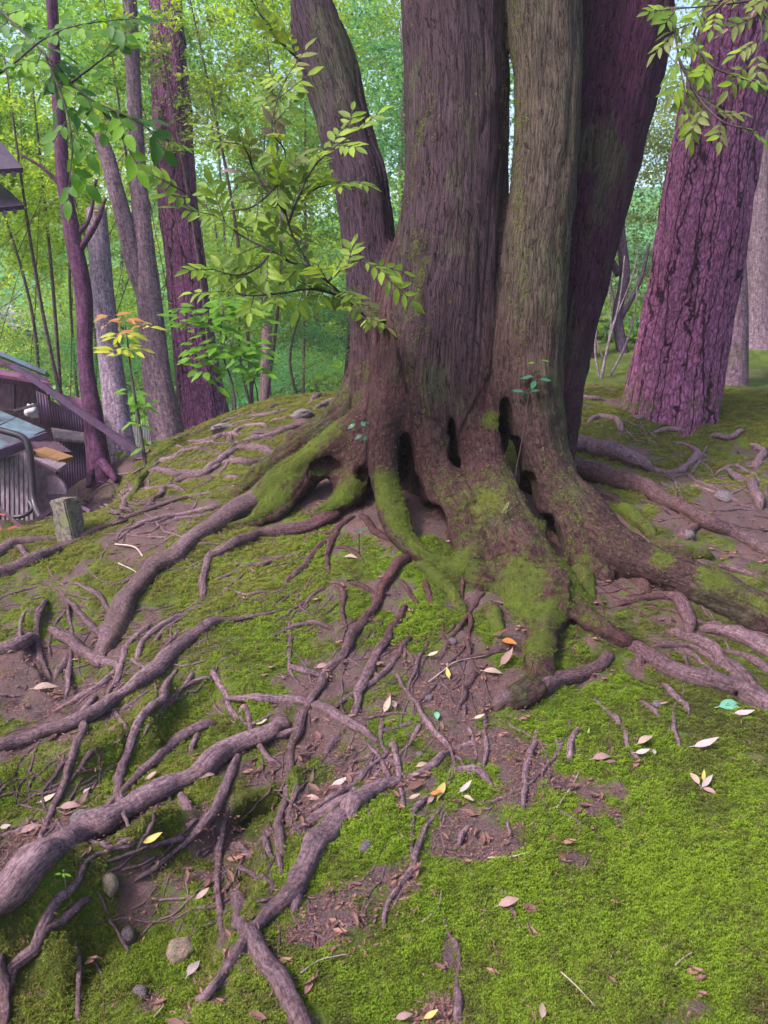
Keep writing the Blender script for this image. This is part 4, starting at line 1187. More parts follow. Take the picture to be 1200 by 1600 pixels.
# ------------------------------------------------------------------ leaves
M['lime'] = leaf_mat('lime_foliage', (0.36, 0.46, 0.05), (0.13, 0.22, 0.03), None, 0.5, 0.55)
M['green'] = leaf_mat('green_foliage', (0.24, 0.40, 0.06), (0.07, 0.16, 0.035), None, 0.5, 0.55)
M['teal'] = leaf_mat('teal_foliage', (0.18, 0.37, 0.17), (0.06, 0.17, 0.09), None, 0.4, 0.5)
M['olive'] = leaf_mat('olive_foliage', (0.26, 0.30, 0.09), (0.11, 0.15, 0.06), None, 0.5, 0.5)
M['dark'] = leaf_mat('dark_foliage', (0.10, 0.18, 0.09), (0.05, 0.09, 0.07), None, 0.5, 0.3)
M['mint'] = leaf_mat('mint_shrub', (0.22, 0.46, 0.18), (0.09, 0.25, 0.09), None, 0.5, 0.4)
M['vivid'] = leaf_mat('vivid_sapling_leaf', (0.12, 0.26, 0.025), (0.06, 0.15, 0.02), None, 0.4, 0.45)

def crown_mesh(name, seed, n_clump, n_leaf, rx, rz, leaf, spread=0.32, flat=0.55, wl=0.5):
    r = np.random.RandomState(seed)
    d = r.normal(size=(n_clump, 3)); d /= np.linalg.norm(d, axis=1)[:, None]
    rad_ = r.uniform(0.15, 1, n_clump) ** 0.45
    cc = d * rad_[:, None] * np.array([rx, rx, rz])
    size = r.uniform(0.5, 1.35, n_clump)
    k = r.choice(n_clump, n_clump * n_leaf, p=size / size.sum())
    n = len(k)
    off = r.normal(size=(n, 3)) * spread * size[k][:, None] * np.array([1, 1, flat])
    c = cc[k] + off
    a = r.normal(size=(n, 3)) * np.array([1, 1, 0.45]) + np.array([0, 0, -0.25]); a /= np.linalg.norm(a, axis=1)[:, None]
    u = r.normal(size=(n, 3)) * 0.6 + np.array([0, 0, 1.0]); b = np.cross(a, u); b /= np.linalg.norm(b, axis=1)[:, None] + 1e-9
    nn = np.cross(b, a)
    L = leaf * r.uniform(0.6, 1.25, n)[:, None]
    V = np.stack([c - a * L * 0.5, c + b * L * wl * 0.5 + nn * L * 0.06, c + a * L * 0.5 - nn * L * 0.10, c - b * L * wl * 0.5 + nn * L * 0.06], 1).reshape(-1, 3)
    Fc = np.arange(n * 4).reshape(n, 4)
    rn = np.clip(np.repeat(r.uniform(size=n) * 0.5 + 0.5 * r.uniform(size=n_clump)[k], 4), 0, 1)
    me = mesh_obj(name, V, Fc, M['green'], smooth=False, attrs={'rnd': ('FLOAT', rn)}, data_only=True)
    return me, cc

CR = {
 'fine': [crown_mesh('crown', 1, 90, 150, 2.1, 1.8, 0.088, 0.22), crown_mesh('crown', 2, 80, 150, 2.2, 1.6, 0.082, 0.22)],
 'broad': [crown_mesh('crown', 3, 50, 120, 2.0, 1.8, 0.105, 0.26), crown_mesh('crown', 4, 46, 130, 2.1, 1.6, 0.095, 0.26)],
 'spray': [crown_mesh('crown', 8, 34, 46, 2.0, 1.7, 0.15, 0.20, 0.45, 0.42), crown_mesh('crown', 9, 30, 50, 2.1, 1.6, 0.14, 0.22, 0.45, 0.42)],
 'airy': [crown_mesh('crown', 5, 40, 130, 2.3, 1.8, 0.065, 0.40)],
 'bush': [crown_mesh('crown', 6, 60, 110, 1.6, 0.9, 0.06, 0.25), crown_mesh('crown', 7, 60, 100, 1.7, 0.8, 0.07, 0.25)],
}
def bark_tube(mm, P, r_, sides, seed, tint, moss=0.0, bumpy=0.06, ridges=0.0, n_per=8, flare=None):
    PP = catmull(np.hstack([np.asarray(P, float), np.asarray(r_, float)[:, None]]), n_per)
    v_, f_, q_ = tube(PP[:, :3], PP[:, 3], sides, seed, bumpy, ridges, flare=flare)
    ms = moss if np.isscalar(moss) else moss(v_)
    mm.add(v_, f_, bark=q_, tint=np.array(tint), moss=ms)

def place_crown(me, mat, parent, c, s, rz, sz=1.0):
    o = link_copy('crown', me, parent, c, (0, 0, rz), (s, s, s * sz))
    o.material_slots[0].link = 'OBJECT'; o.material_slots[0].material = M[mat]
    return o

def bg_tree(px, py, d, Rr_, kind, mat, label, name='tree', group=None, tint=(0.10, 0.06, 0.085), trunk_r=0.08, k=0, cat='tree', sz=1.0):
    c = W(px, py, d); z = float(hh(c[0], c[1]))
    me, cc = CR[kind][k % len(CR[kind])]
    native = 1.65 if kind == 'bush' else 2.1
    s = Rr_ / native
    root_ = thing(name, label, cat, (c[0], c[1], z), group)
    seed = int(px * 3 + py + d * 10)
    rr_ = random.Random(seed); rz = rr_.uniform(0, 6.28)
    mm = Mesh()
    top = c + np.array([0, 0, 0.6 * Rr_])
    base = np.array([c[0] + rr_.uniform(-.7, .7), c[1], z - 0.15])
    mid = (base + top) / 2 + np.array([rr_.uniform(-.6, .6), 0, 0])
    if kind != 'bush':
        bark_tube(mm, [base, mid, top], [trunk_r * 1.25, trunk_r, trunk_r * 0.35], 10, seed, tint)
    n_l = (3 if d > 20 else 4) if kind != 'bush' else 6
    ca, sa = math.cos(rz), math.sin(rz)
    for i in range(n_l):
        q = cc[(i * 5) % len(cc)] * s; q[2] *= sz
        e = c + np.array([q[0] * ca - q[1] * sa, q[0] * sa + q[1] * ca, q[2]])
        t = 0.25 + 0.6 * i / n_l
        st = base * (1 - t) + top * t if kind != 'bush' else base + np.array([rr_.uniform(-.1, .1), 0, 0])
        if kind != 'bush': st = np.array([mid[0] * 4 * t * (1 - t) + base[0] * (1 - t) ** 2 + top[0] * t * t, c[1], st[2]])
        bark_tube(mm, [st, (st + e) / 2 + np.array([rr_.uniform(-.2, .2), rr_.uniform(-.2, .2), 0.3]) * Rr_ * 0.6, e], [trunk_r * 0.3, trunk_r * 0.16, trunk_r * 0.05], 5, i, tint, n_per=4)
    mm.build('trunk' if kind != 'bush' else 'stem', M['smooth'], root_)
    place_crown(me, mat, root_, c, s, rz, sz)
    return root_

# far trees that close the view (large, behind everything)
g1 = 'far trees closing the garden'
far_l = [(-120, 300, 30, 6.5, 'lime', 'lime crown cut by the left edge above the hall eaves'), (60, 120, 34, 7, 'green', 'green crown high behind the slender dark trunk top'), (130, 330, 27, 5.0, 'lime', 'lime crown between the slender trunk and the broken purple arm'),
         (260, 200, 32, 6.5, 'teal', 'blue green crown behind the top of the plated purple trunk'), (380, 330, 29, 5.0, 'mint', 'mint crown seen through the large leafy bough'), (470, 120, 33, 7, 'green', 'green crown behind the upper leaning stem'),
         (590, 260, 30, 6, 'teal', 'blue green crown in the gap between the two left stems'), (640, 60, 26, 5.5, 'green', 'green crown at the top of the gap between the two left stems'),
         (930, 330, 30, 5.5, 'dark', 'dark crown low in the gap right of the great tree'), (980, 120, 33, 6.5, 'olive', 'olive crown high in the gap right of the great tree'), (1120, 300, 32, 6, 'green', 'green crown mostly hidden by the leaning pink trunk'),
         (1240, 120, 30, 6.5, 'olive', 'olive crown in the upper right corner'), (1290, 400, 34, 6, 'dark', 'dark crown cut by the right edge'),
         (200, 470, 26, 3.6, 'mint', 'low mint crown behind the forked grey trunk'), (480, 420, 26, 3.8, 'lime', 'low lime crown left of the leaning stem foot'), (340, 440, 24, 3.2, 'lime', 'low lime crown right of the plated purple trunk')]
for i, (px, py, d, r_, mt, lb) in enumerate(far_l):
    bg_tree(px, py, d, r_, 'airy' if px > 900 else 'broad', mt, 'far tree, ' + lb, 'far_tree', g1, trunk_r=0.09, k=i, tint=(0.14, 0.10, 0.10))
# middle trees and shrubs, each told apart by place and look
TR = [
 (255, 150, 9.2, 1.25, 'spray', 'olive', 'olive sprays hiding the top of the plated purple trunk'),
 (285, 20, 9.6, 1.3, 'spray', 'lime', 'lime sprays at the top edge above the plated purple trunk'),
 (100, 300, 9.9, 1.0, 'spray', 'lime', 'lime sprays between the hall eaves and the broken purple arm'),
 (20, 200, 9.0, 1.3, 'spray', 'lime', 'bright lime sprays right beside the dark hall eaves'),
 (170, 90, 9.5, 1.2, 'spray', 'green', 'loose green sprays around the top of the forked grey trunk'),
 (410, 60, 10.5, 1.3, 'spray', 'lime', 'lime sprays at the top of the picture left of the leaning stem'),
 (-30, 300, 12, 1.9, 'fine', 'lime', 'bright lime tree at the left edge, between the dark eave and the shack roof'),
 (50, 120, 11, 1.8, 'fine', 'green', 'fine leaved green tree behind the overhanging leaves in the upper left corner'),
 (130, 180, 13.5, 1.7, 'airy', 'lime', 'airy yellow green tree above the broken purple trunk'),
 (250, 60, 15, 2.3, 'fine', 'green', 'dense green tree above and behind the grey forked trunk'),
 (80, 340, 15, 1.5, 'fine', 'lime', 'lime foliage above the shack roof, left of the dark slender trunk'),
 (200, 330, 19, 2.2, 'airy', 'olive', 'thin olive tree glimpsed between the grey trunk and the purple one'),
 (330, 120, 20, 3.0, 'airy', 'teal', 'blue green tree high behind the large leafy bough'),
 (420, 250, 17, 2.3, 'fine', 'lime', 'yellow green tree directly behind the large leafy bough'),
 (400, 430, 13, 1.4, 'broad', 'lime', 'broad leaved lime tree low behind the bough, right of the plated purple trunk'),
 (500, 480, 12, 1.1, 'broad', 'teal', 'drooping blue green tree just left of the leaning stem of the great tree'),
 (480, 30, 16, 2.2, 'fine', 'lime', 'yellow green tree top beside the leaning stem, upper middle'),
 (625, 150, 12, 1.7, 'broad', 'teal', 'blue green tree seen through the gap between the two left stems of the great tree'),
 (600, 380, 16, 1.9, 'broad', 'green', 'green tree low in the gap between the two left stems of the great tree'),
 (950, 40, 12, 1.3, 'airy', 'olive', 'olive tree top between the purple stem and the leaning pink trunk'),
 (985, 260, 15, 1.7, 'fine', 'olive', 'olive tree half way up the gap left of the leaning pink trunk'),
 (960, 440, 18, 1.8, 'airy', 'dark', 'dark airy tree low in the gap left of the leaning pink trunk'),
 (1190, 330, 16, 2.1, 'fine', 'olive', 'olive green tree right of the leaning pink trunk'),
 (1230, 120, 14, 2.2, 'airy', 'green', 'green tree in the upper right corner beyond the leaning pink trunk'),
]
for i, (px, py, d, r_, kd_, mt, lb) in enumerate(TR):
    bg_tree(px, py, d, r_, kd_, mt, lb, 'leafy_tree', 'leafy trees beyond the mound', trunk_r=0.014 + 0.007 * r_, k=i, tint=(0.13, 0.085, 0.09))
SH = [
 (40, 545, 15, 1.5, 'lime', 'rounded lime shrub just above the ridge of the shack roof'),
 (110, 560, 13, 0.9, 'teal', 'blue green shrub right beside the dark slender trunk, above the magenta lean-to'),
 (190, 560, 17, 1.5, 'mint', 'mint green shrub between the slender trunk and the forked grey trunk'),
 (300, 560, 18, 1.8, 'mint', 'mint green shrub behind the plated purple trunk'),
 (400, 590, 19, 1.4, 'mint', 'low mint shrub far beyond the green sapling'),
 (470, 585, 21, 1.8, 'teal', 'low blue green shrub on the far lawn above the mound crest'),
 (535, 575, 16, 0.9, 'green', 'green shrub above the crest, touching the left root of the great tree'),
 (150, 480, 20, 1.9, 'lime', 'lime shrub high on the bank behind the orange leaved sapling'),
 (965, 590, 11, 0.35, 'lime', 'small vivid lime shrub on the crest, left of the leaning pink trunk'),
 (1175, 560, 14, 0.9, 'olive', 'low olive shrub behind the thin grey trunk at the right edge'),
 (915, 500, 17, 1.3, 'green', 'green shrub behind the distant brown trunk, right of the great tree'),
 (1120, 500, 17, 1.4, 'lime', 'lime shrub showing between the pink trunk and the thin grey one'),
]
for i, (px, py, d, r_, mt, lb) in enumerate(SH):
    bg_tree(px, py, d, r_, 'bush', mt, lb, 'shrub', 'shrubs beyond the mound', trunk_r=0.04, k=i, cat='shrub')

# ------------------------------------------------------------------ trunks beyond the mound
def trunk_tree(name, label, pts, mat, tint, sides=28, ridges=0.01, bumpy=0.05, moss=0.0, flare=0.25, base_px=None, extra=(), top=2.5, nper=10):
    P = [W(px, py, d) for px, py, r, d in pts]; r_ = [r * d / F for px, py, r, d in pts]
    up_ = P[0] - P[1]; up_ /= np.linalg.norm(up_)
    if top: P = [P[0] + up_ * top] + P; r_ = [r_[0] * 0.85] + r_
    b = P[-1]; z = float(hh(b[0], b[1]))
    dn = b - P[-2]; dn /= np.linalg.norm(dn) + 1e-9
    foot = b + dn * (max(0.0, b[2] - z) / max(-dn[2], 0.3) + 0.25 + 1.2 * r_[-1])
    P.append(foot); r_.append(r_[-1] * 1.08)
    th = thing(name, label, 'tree', (foot[0], foot[1], float(hh(foot[0], foot[1]))))
    mm = Mesh()
    zf = float(hh(foot[0], foot[1]))
    L = sum(np.linalg.norm(np.array(P[i + 1]) - np.array(P[i])) for i in range(len(P) - 1))
    fl = (lambda s, t: 1 + flare * np.exp(-(L - s) / (r_[-1] * 1.6 + .02)) * (0.8 + 0.5 * np.cos(t * 4 + 1.0) * 0.6 + 0.3 * np.cos(t * 7)))
    msf = (lambda v: np.clip(moss * sst(zf + 0.9, zf + 0.1, v[:, 2]) * (0.7 + 0.6 * vnoise(v[:, 0] * 6, v[:, 1] * 6, v[:, 2] * 4, 91)) + moss * 0.35 * sst(0.0, -0.7, (v[:, 0] - foot[0]) / (r_[-1])), 0, 1)) if moss else 0.0
    bark_tube(mm, P, r_, sides, int(pts[0][0]), tint, msf, bumpy, ridges, nper, fl)
    for ex in extra:
        Q = [W(px, py, d) for px, py, r, d in ex]; q_ = [r * d / F for px, py, r, d in ex]
        bark_tube(mm, Q, q_, 10 if q_[0] < 0.06 else 18, int(ex[0][0]), tint, 0.0, 0.10, 0, 6)
    mm.build('trunk', M[mat], th)
    return th

trunk_tree('tree', 'big leaning tree with plated pinkish purple bark, right of the great tree', [(1205, -120, 66, 7.3), (1172, 0, 66, 7.25), (1145, 110, 66, 7.2), (1118, 230, 67, 7.12), (1098, 350, 68, 7.05), (1078, 470, 68, 7.0), (1058, 570, 68, 6.92), (1046, 640, 70, 6.85)],
           'plate', (0.185, 0.066, 0.125), 72, 0.030, 0.04, 0.50, 0.28, top=3.0, nper=14,
           extra=[[(1165, 30, 20, 7.1), (1150, -20, 18, 7.0), (1120, -80, 12, 6.9)]])
trunk_tree('tree', 'slim grey trunk with a mossy foot, just right of the leaning pink trunk', [(1135, 200, 18, 9.4), (1140, 340, 19, 9.3), (1146, 460, 21, 9.2), (1146, 560, 22, 9.1), (1142, 640, 24, 9.0)], 'smooth', (0.16, 0.10, 0.125), 24, 0.006, 0.04, 0.8, 0.3, top=4,
           extra=[[(1130, 612, 9, 8.9), (1118, 628, 9, 8.7), (1105, 640, 6, 8.6)]])
trunk_tree('tree', 'pale grey trunk at the right edge with spreading surface roots', [(1185, 300, 18, 13), (1186, 430, 18, 13), (1184, 520, 20, 13), (1182, 562, 26, 12.9)], 'smooth', (0.16, 0.11, 0.13), 18, 0.01, 0.05, 0.2, 0.5, top=5)
trunk_tree('tree', 'straight brownish trunk in the gap right of the great tree', [(925, 250, 14, 12), (922, 400, 14, 12), (918, 500, 15, 12), (916, 596, 17, 12)], 'plate', (0.15, 0.07, 0.09), 20, 0.01, 0.04, 0.0, 0.15, top=3)
trunk_tree('tree', 'twisted dark trunk standing behind bare stalks in the right gap', [(995, 100, 5, 12.5), (985, 250, 6, 12.5), (970, 350, 7, 12.5), (976, 430, 8, 12.5), (964, 490, 8, 12.5), (972, 545, 9, 12.4), (980, 600, 10, 12.3)], 'smooth', (0.07, 0.045, 0.07), 14, 0.0, 0.12, 0.0, 0.2, top=0,
           extra=[[(968, 430, 6, 12.5), (940, 380, 4, 12.4), (925, 330, 2, 12.3)], [(968, 500, 5, 12.5), (1000, 440, 3, 12.4), (1015, 380, 2, 12.3)]])
trunk_tree('tree', 'large plated purple trunk beyond the crest on the left', [(268, 160, 30, 10.6), (276, 300, 30, 10.5), (288, 400, 30, 10.4), (298, 500, 32, 10.3), (312, 600, 35, 10.2), (322, 665, 38, 10.1)], 'plate', (0.120, 0.042, 0.092), 44, 0.022, 0.04, 0.1, 0.12, top=1.5)
trunk_tree('tree', 'grey forked trunk whose purple bark peeling left arm ends in a broken top', [(200, -40, 11, 8.7), (206, 80, 12, 8.7), (212, 200, 12, 8.65), (218, 300, 13, 8.6), (226, 400, 17, 8.55), (236, 500, 19, 8.5), (246, 590, 21, 8.45), (262, 680, 25, 8.4)], 'smooth', (0.15, 0.10, 0.12), 24, 0.006, 0.07, 0.25, 0.2, top=3,
           extra=[[(153, 212, 9, 8.6), (166, 240, 11, 8.6), (180, 290, 12, 8.55), (196, 350, 13, 8.5), (212, 420, 14, 8.5), (226, 470, 10, 8.5)]])
trunk_tree('tree', 'spotted pale grey trunk between the dark slender trunk and the forked one', [(150, 330, 16, 9.6), (158, 430, 17, 9.5), (168, 520, 18, 9.4), (178, 610, 19, 9.3), (190, 712, 22, 9.2)], 'smooth', (0.24, 0.18, 0.225), 24, 0.006, 0.06, 0.1, 0.25, top=0)
trunk_tree('tree', 'dark slender trunk rising beside the lower end of the shack', [(84, 60, 9, 8.0), (92, 180, 10, 8.0), (100, 290, 11, 7.95), (116, 380, 13, 7.9), (132, 470, 13, 7.9), (134, 560, 12, 7.85), (146, 650, 15, 7.8), (155, 725, 17, 7.75)], 'smooth', (0.085, 0.032, 0.07), 22, 0.004, 0.08, 0.1, 0.6, top=3,
           extra=[[(122, 395, 5, 7.9), (150, 350, 4, 7.8), (165, 310, 2, 7.8)], [(118, 370, 5, 7.9), (140, 340, 3, 7.9), (150, 280, 2, 7.8)], [(104, 300, 4, 8), (70, 265, 2.5, 8), (30, 240, 1.5, 8)],
                  [(158, 722, 9, 7.7), (172, 738, 7, 7.5), (182, 752, 4, 7.4)], [(150, 722, 8, 7.7), (142, 742, 6, 7.6), (138, 760, 4, 7.5)]])
trunk_tree('tree', 'short distant pink trunk on the far lawn above the crest', [(416, 560, 8, 17), (415, 600, 8, 17), (414, 640, 10, 17)], 'smooth', (0.24, 0.14, 0.17), 14, 0, 0.05, 0, 0.2, top=2)
trunk_tree('tree', 'dark distant stump of trunk touching the crest left of the great tree', [(548, 560, 9, 13), (546, 590, 9, 13), (545, 620, 10, 13)], 'smooth', (0.09, 0.05, 0.07), 14, 0, 0.05, 0, 0.2, top=2)

# bare stalks on the crest
st = thing('bare_shrub', 'clump of thin bare stalks on the crest left of the leaning pink trunk', 'shrub', W(942, 602, 10))
for i, pts in enumerate([[(936, 606, 2.2), (950, 540, 2), (968, 470, 1.5), (976, 400, 1)], [(938, 606, 2), (946, 560, 1.8), (955, 500, 1.4), (948, 440, .8)], [(944, 604, 2.2), (975, 545, 2), (992, 490, 1.3), (996, 420, .8)], [(940, 606, 1.8), (930, 550, 1.6), (934, 500, 1)], [(952, 520, 1.6), (985, 440, 1), (1000, 380, .7)], [(942, 560, 1.2), (920, 500, 1), (900, 470, .6)]]):
    mm = Mesh(); bark_tube(mm, [W(x, y, 10 + 0.1 * i) for x, y, r in pts], [r * 10 / F for x, y, r in pts], 6, i, (0.22, 0.17, 0.19)); mm.build('stalk', M['smooth'], st)

# ------------------------------------------------------------------ single leaves
def leaf_mesh(name, wd, fold, curl, mat, seed=0, n=5, tip=1.4):
    """leaf 1 m long along +Y, origin at the stalk"""
    V = []; Fc = []
    for i in range(n + 1):
        t = i / n
        w = wd * 0.5 * math.sin(math.pi * min(1, t ** 0.85)) ** (0.75 if t < .5 else tip * 0.7) if 0 < i < n else 0.0
        y = t; z = -curl * t * t + 0.02 * math.sin(t * 9 + seed)
        V += [(-w, y, z + fold * w), (0, y, z), (w, y, z + fold * w * (1 + 0.2 * math.sin(seed)))]
    for i in range(n):
        a = i * 3
        Fc += [(a, a + 1, a + 4, a + 3), (a + 1, a + 2, a + 5, a + 4)]
    k = len(V)
    V += [(-0.012, 0.02, 0), (0.012, 0.02, 0), (0.010, -0.16, 0.02), (-0.010, -0.16, 0.02)]; Fc.append((k, k + 1, k + 2, k + 3))
    rn = [random.Random(seed * 7 + 1).random()] * len(V)
    return mesh_obj(name, V, Fc, mat, attrs={'rnd': ('FLOAT', rn)}, data_only=True)

def mat3(a, n):
    """rotation with +Y along a and +Z near n"""
    a = Vector(a).normalized(); n = Vector(n); x = a.cross(n).normalized(); z = x.cross(a)
    return Matrix((x, a, z)).transposed().to_euler()

M['bough1'] = leaf_mat('bough_leaf', (0.20, 0.29, 0.025), (0.10, 0.17, 0.02), (0.22, 0.28, 0.06), 0.5, 0.35)
M['bough2'] = leaf_mat('bough_leaf_olive', (0.12, 0.145, 0.03), (0.08, 0.10, 0.025), (0.16, 0.17, 0.06), 0.5, 0.3)
M['bough3'] = leaf_mat('bough_leaf_pale_underside', (0.26, 0.18, 0.17), (0.19, 0.14, 0.13), (0.28, 0.21, 0.19), 0.4, 0.25)
M['near1'] = leaf_mat('overhanging_leaf', (0.15, 0.30, 0.02), (0.06, 0.16, 0.02), None, 0.6, 0.4)
M['near2'] = leaf_mat('overhanging_leaf_dark', (0.06, 0.15, 0.03), (0.03, 0.10, 0.03), None, 0.6, 0.2)  # darker green leaf colour, mixed among the others at random
M['twig'] = plain('dark_twig', (0.045, 0.028, 0.035), 0.8)
BL = [leaf_mesh('leaf', 0.36, 0.25, 0.12, M['bough1'], i) for i in range(4)] + [leaf_mesh('leaf', 0.36, 0.3, 0.2, M['bough2'], 5 + i) for i in range(2)] + [leaf_mesh('leaf', 0.34, 0.4, 0.3, M['bough3'], 9)]
NL = [leaf_mesh('leaf', 0.52, 0.2, 0.1, M['near1'], 11), leaf_mesh('leaf', 0.5, 0.2, 0.15, M['near1'], 12), leaf_mesh('leaf', 0.52, 0.2, 0.2, M['near2'], 13)]

def bough(name, label, cat, twigs, meshes, weights, leaf_px, step_px, n_leaf, spr_px, seed, limit=290, base=None, twig_r=2.2, face=0.5):
    """twigs: lists of (px, py, depth); leaflets sit in rows on little side sprigs"""
    rr_ = random.Random(seed)
    o0 = W(*twigs[0][0]) if base is None else base
    th = thing(name, label, cat, o0)
    count = 0; extraV = []; extraF = []; nv = 0
    tm_ = Mesh()
    for ti, tw in enumerate(twigs):
        P = catmull(np.array([W(*t) for t in tw]), 10)
        d0 = tw[0][2]
        r_ = np.linspace(twig_r, twig_r * 0.35, len(P)) * d0 / F
        v_, f_, q_ = tube(P, r_, 6, ti, 0.1); tmm = Mesh(); tmm.add(v_, f_); tmm.build('twig', M['twig'], th)
        seg = np.linalg.norm(np.diff(P, axis=0), axis=1); s = np.concatenate([[0], np.cumsum(seg)])
        stp = step_px * d0 / F; side = 1; x = stp * 0.5
        while x < s[-1] + stp * 0.3:
            i = min(int(np.searchsorted(s, x)), len(P) - 2)
            t_ = P[i + 1] - P[i]; t_ /= np.linalg.norm(t_)
            fr = Vector(-FW) * face + Vector((0, 0, 1)) * (1 - face) + Vector((rr_.uniform(-.4, .4), rr_.uniform(-.4, .4), rr_.uniform(-.2, .2)))
            fr.normalize()
            last = x + stp >= s[-1] + stp * 0.3
            ang_ = 0 if last else side * rr_.uniform(0.6, 1.2)
            dv = Matrix.Rotation(ang_, 3, fr) @ Vector(t_)
            dv = (dv + Vector((0, 0, rr_.uniform(-.3, .25)))).normalized()
            L = spr_px * rr_.uniform(0.7, 1.2) * d0 / F
            a0 = Vector(P[i]); pts = [a0 + dv * L * k / 4 + Vector((0, 0, -0.06 * L * (k / 4) ** 2)) for k in range(5)]
            v_, f_, q_ = tube(np.array([list(p) for p in pts]), np.linspace(1.0, 0.5, 5) * d0 / F * 0.8, 4, ti, 0); tm_.add(v_, f_)
            nrm = (fr - dv * fr.dot(dv)).normalized()
            mi = rr_.choices(range(len(meshes)), weights)[0]
            for k in range(n_leaf):
                u = (k // 2 + 1) / (n_leaf // 2 + 1) if k < n_leaf - 1 else 1.0
                sg = 1 if k % 2 else -1
                p = a0.lerp(pts[4], u)
                a_l = 0 if k == n_leaf - 1 else sg * rr_.uniform(0.75, 1.1)
                ld = Matrix.Rotation(a_l, 3, nrm) @ dv + Vector((0, 0, rr_.uniform(-.25, .05)))
                ls = leaf_px * rr_.uniform(0.75, 1.15) * (1.0 if u > 0.4 else 0.85) * d0 / F
                me = meshes[mi if rr_.random() < 0.7 else rr_.choices(range(len(meshes)), weights)[0]]
                e_ = mat3(ld, nrm + Vector((rr_.uniform(-.25, .25), rr_.uniform(-.25, .25), rr_.uniform(-.2, .2))))
                if count < limit:
                    link_copy('leaf', me, th, p, e_, ls)
                else:
                    Mx = Matrix.Translation(p) @ e_.to_matrix().to_4x4() @ Matrix.Scale(ls, 4)
                    for v in me.vertices: extraV.append(list(Mx @ v.co))
                    for pl in me.polygons: extraF.append([q + nv for q in pl.vertices])
                    nv += len(me.vertices)
                count += 1
            side = -side; x += stp
    if tm_.v: tm_.build('sprig_stalks', M['twig'], th)['kind'] = 'stuff'
    if extraV:
        o = mesh_obj('leaves', extraV, extraF, meshes[0].materials[0], th, attrs={'rnd': ('FLOAT', np.repeat(rs.uniform(size=len(extraV) // 22 + 1), 22)[:len(extraV)])}); o['kind'] = 'stuff'
    return th

D = 3.7
bough('leafy_bough', 'large bough of paired olive and yellow green leaflets hanging before the left leaning stem', 'bough',
      [[(585, 505, 4.9), (560, 485, 4.4), (540, 465, 4.0), (512, 440, D), (484, 415, D)],
       [(484, 415, D), (458, 370, D), (445, 325, D), (442, 280, 3.6), (445, 237, 3.6), (425, 204, 3.5), (432, 160, 3.5), (448, 120, 3.5)],
       [(446, 333, D), (419, 300, 3.6), (396, 265, 3.6), (384, 235, 3.5), (355, 212, 3.5)],
       [(484, 415, D), (455, 410, D), (425, 392, 3.6), (380, 370, 3.6), (341, 340, 3.5), (305, 310, 3.5), (268, 290, 3.4)],
       [(450, 350, D), (470, 300, 3.6), (490, 262, 3.6), (520, 232, 3.5), (560, 205, 3.5)],
       [(470, 310, 3.6), (500, 292, 3.6), (550, 282, 3.5)],
       [(475, 100, 3.9), (435, 62, 3.8), (405, 20, 3.7), (380, -20, 3.6)],
       [(512, 440, D), (535, 420, 3.6), (565, 405, 3.6), (600, 430, 3.6)],
       [(540, 465, 4.0), (490, 452, 3.8), (440, 458, 3.7), (392, 462, 3.6), (350, 455, 3.6)],
       [(425, 392, 3.6), (400, 420, 3.6), (370, 430, 3.6), (330, 420, 3.5)],
       [(442, 280, 3.6), (400, 320, 3.6), (360, 330, 3.6)]],
      BL, [4, 3, 4, 3, 4, 4, 1.5], 27, 20, 7, 50, 3, 290, base=W(585, 505, 4.9))
bough('overhanging_branch', 'round leaved branch hanging into the upper left corner, nearest the camera', 'branch',
      [[(-40, -20, 1.9), (20, 35, 1.8), (70, 85, 1.75), (110, 130, 1.75), (150, 160, 1.75), (205, 185, 1.75), (265, 222, 1.8)],
       [(70, 85, 1.75), (100, 160, 1.7), (112, 220, 1.7), (108, 290, 1.7)], [(-40, 140, 1.7), (20, 100, 1.7), (70, 60, 1.7), (120, 40, 1.7), (190, 30, 1.75)],
       [(110, 130, 1.75), (150, 100, 1.75), (190, 70, 1.75)], [(150, 160, 1.75), (190, 215, 1.75), (205, 240, 1.75)]],
      NL, [5, 4, 4], 31, 24, 4, 34, 8, 290, twig_r=2.0)
bough('overhanging_branch', 'leafy branch drooping from the upper right corner before the leaning pink trunk', 'branch',
      [[(1260, -20, 3.4), (1180, 0, 3.4), (1100, 10, 3.4), (1040, 15, 3.4)], [(1050, 12, 3.4), (1056, 60, 3.4), (1066, 120, 3.3), (1075, 170, 3.3)], [(1130, 5, 3.4), (1085, 50, 3.4), (1110, 100, 3.3), (1150, 120, 3.3), (1180, 130, 3.3)],
       [(1180, 0, 3.4), (1190, 60, 3.3), (1165, 100, 3.3)], [(1060, 90, 3.3), (1090, 150, 3.3), (1130, 190, 3.2), (1180, 205, 3.2)]],
      BL, [4, 3, 3, 3, 4, 4, 0.6], 25, 24, 7, 42, 21, 290)

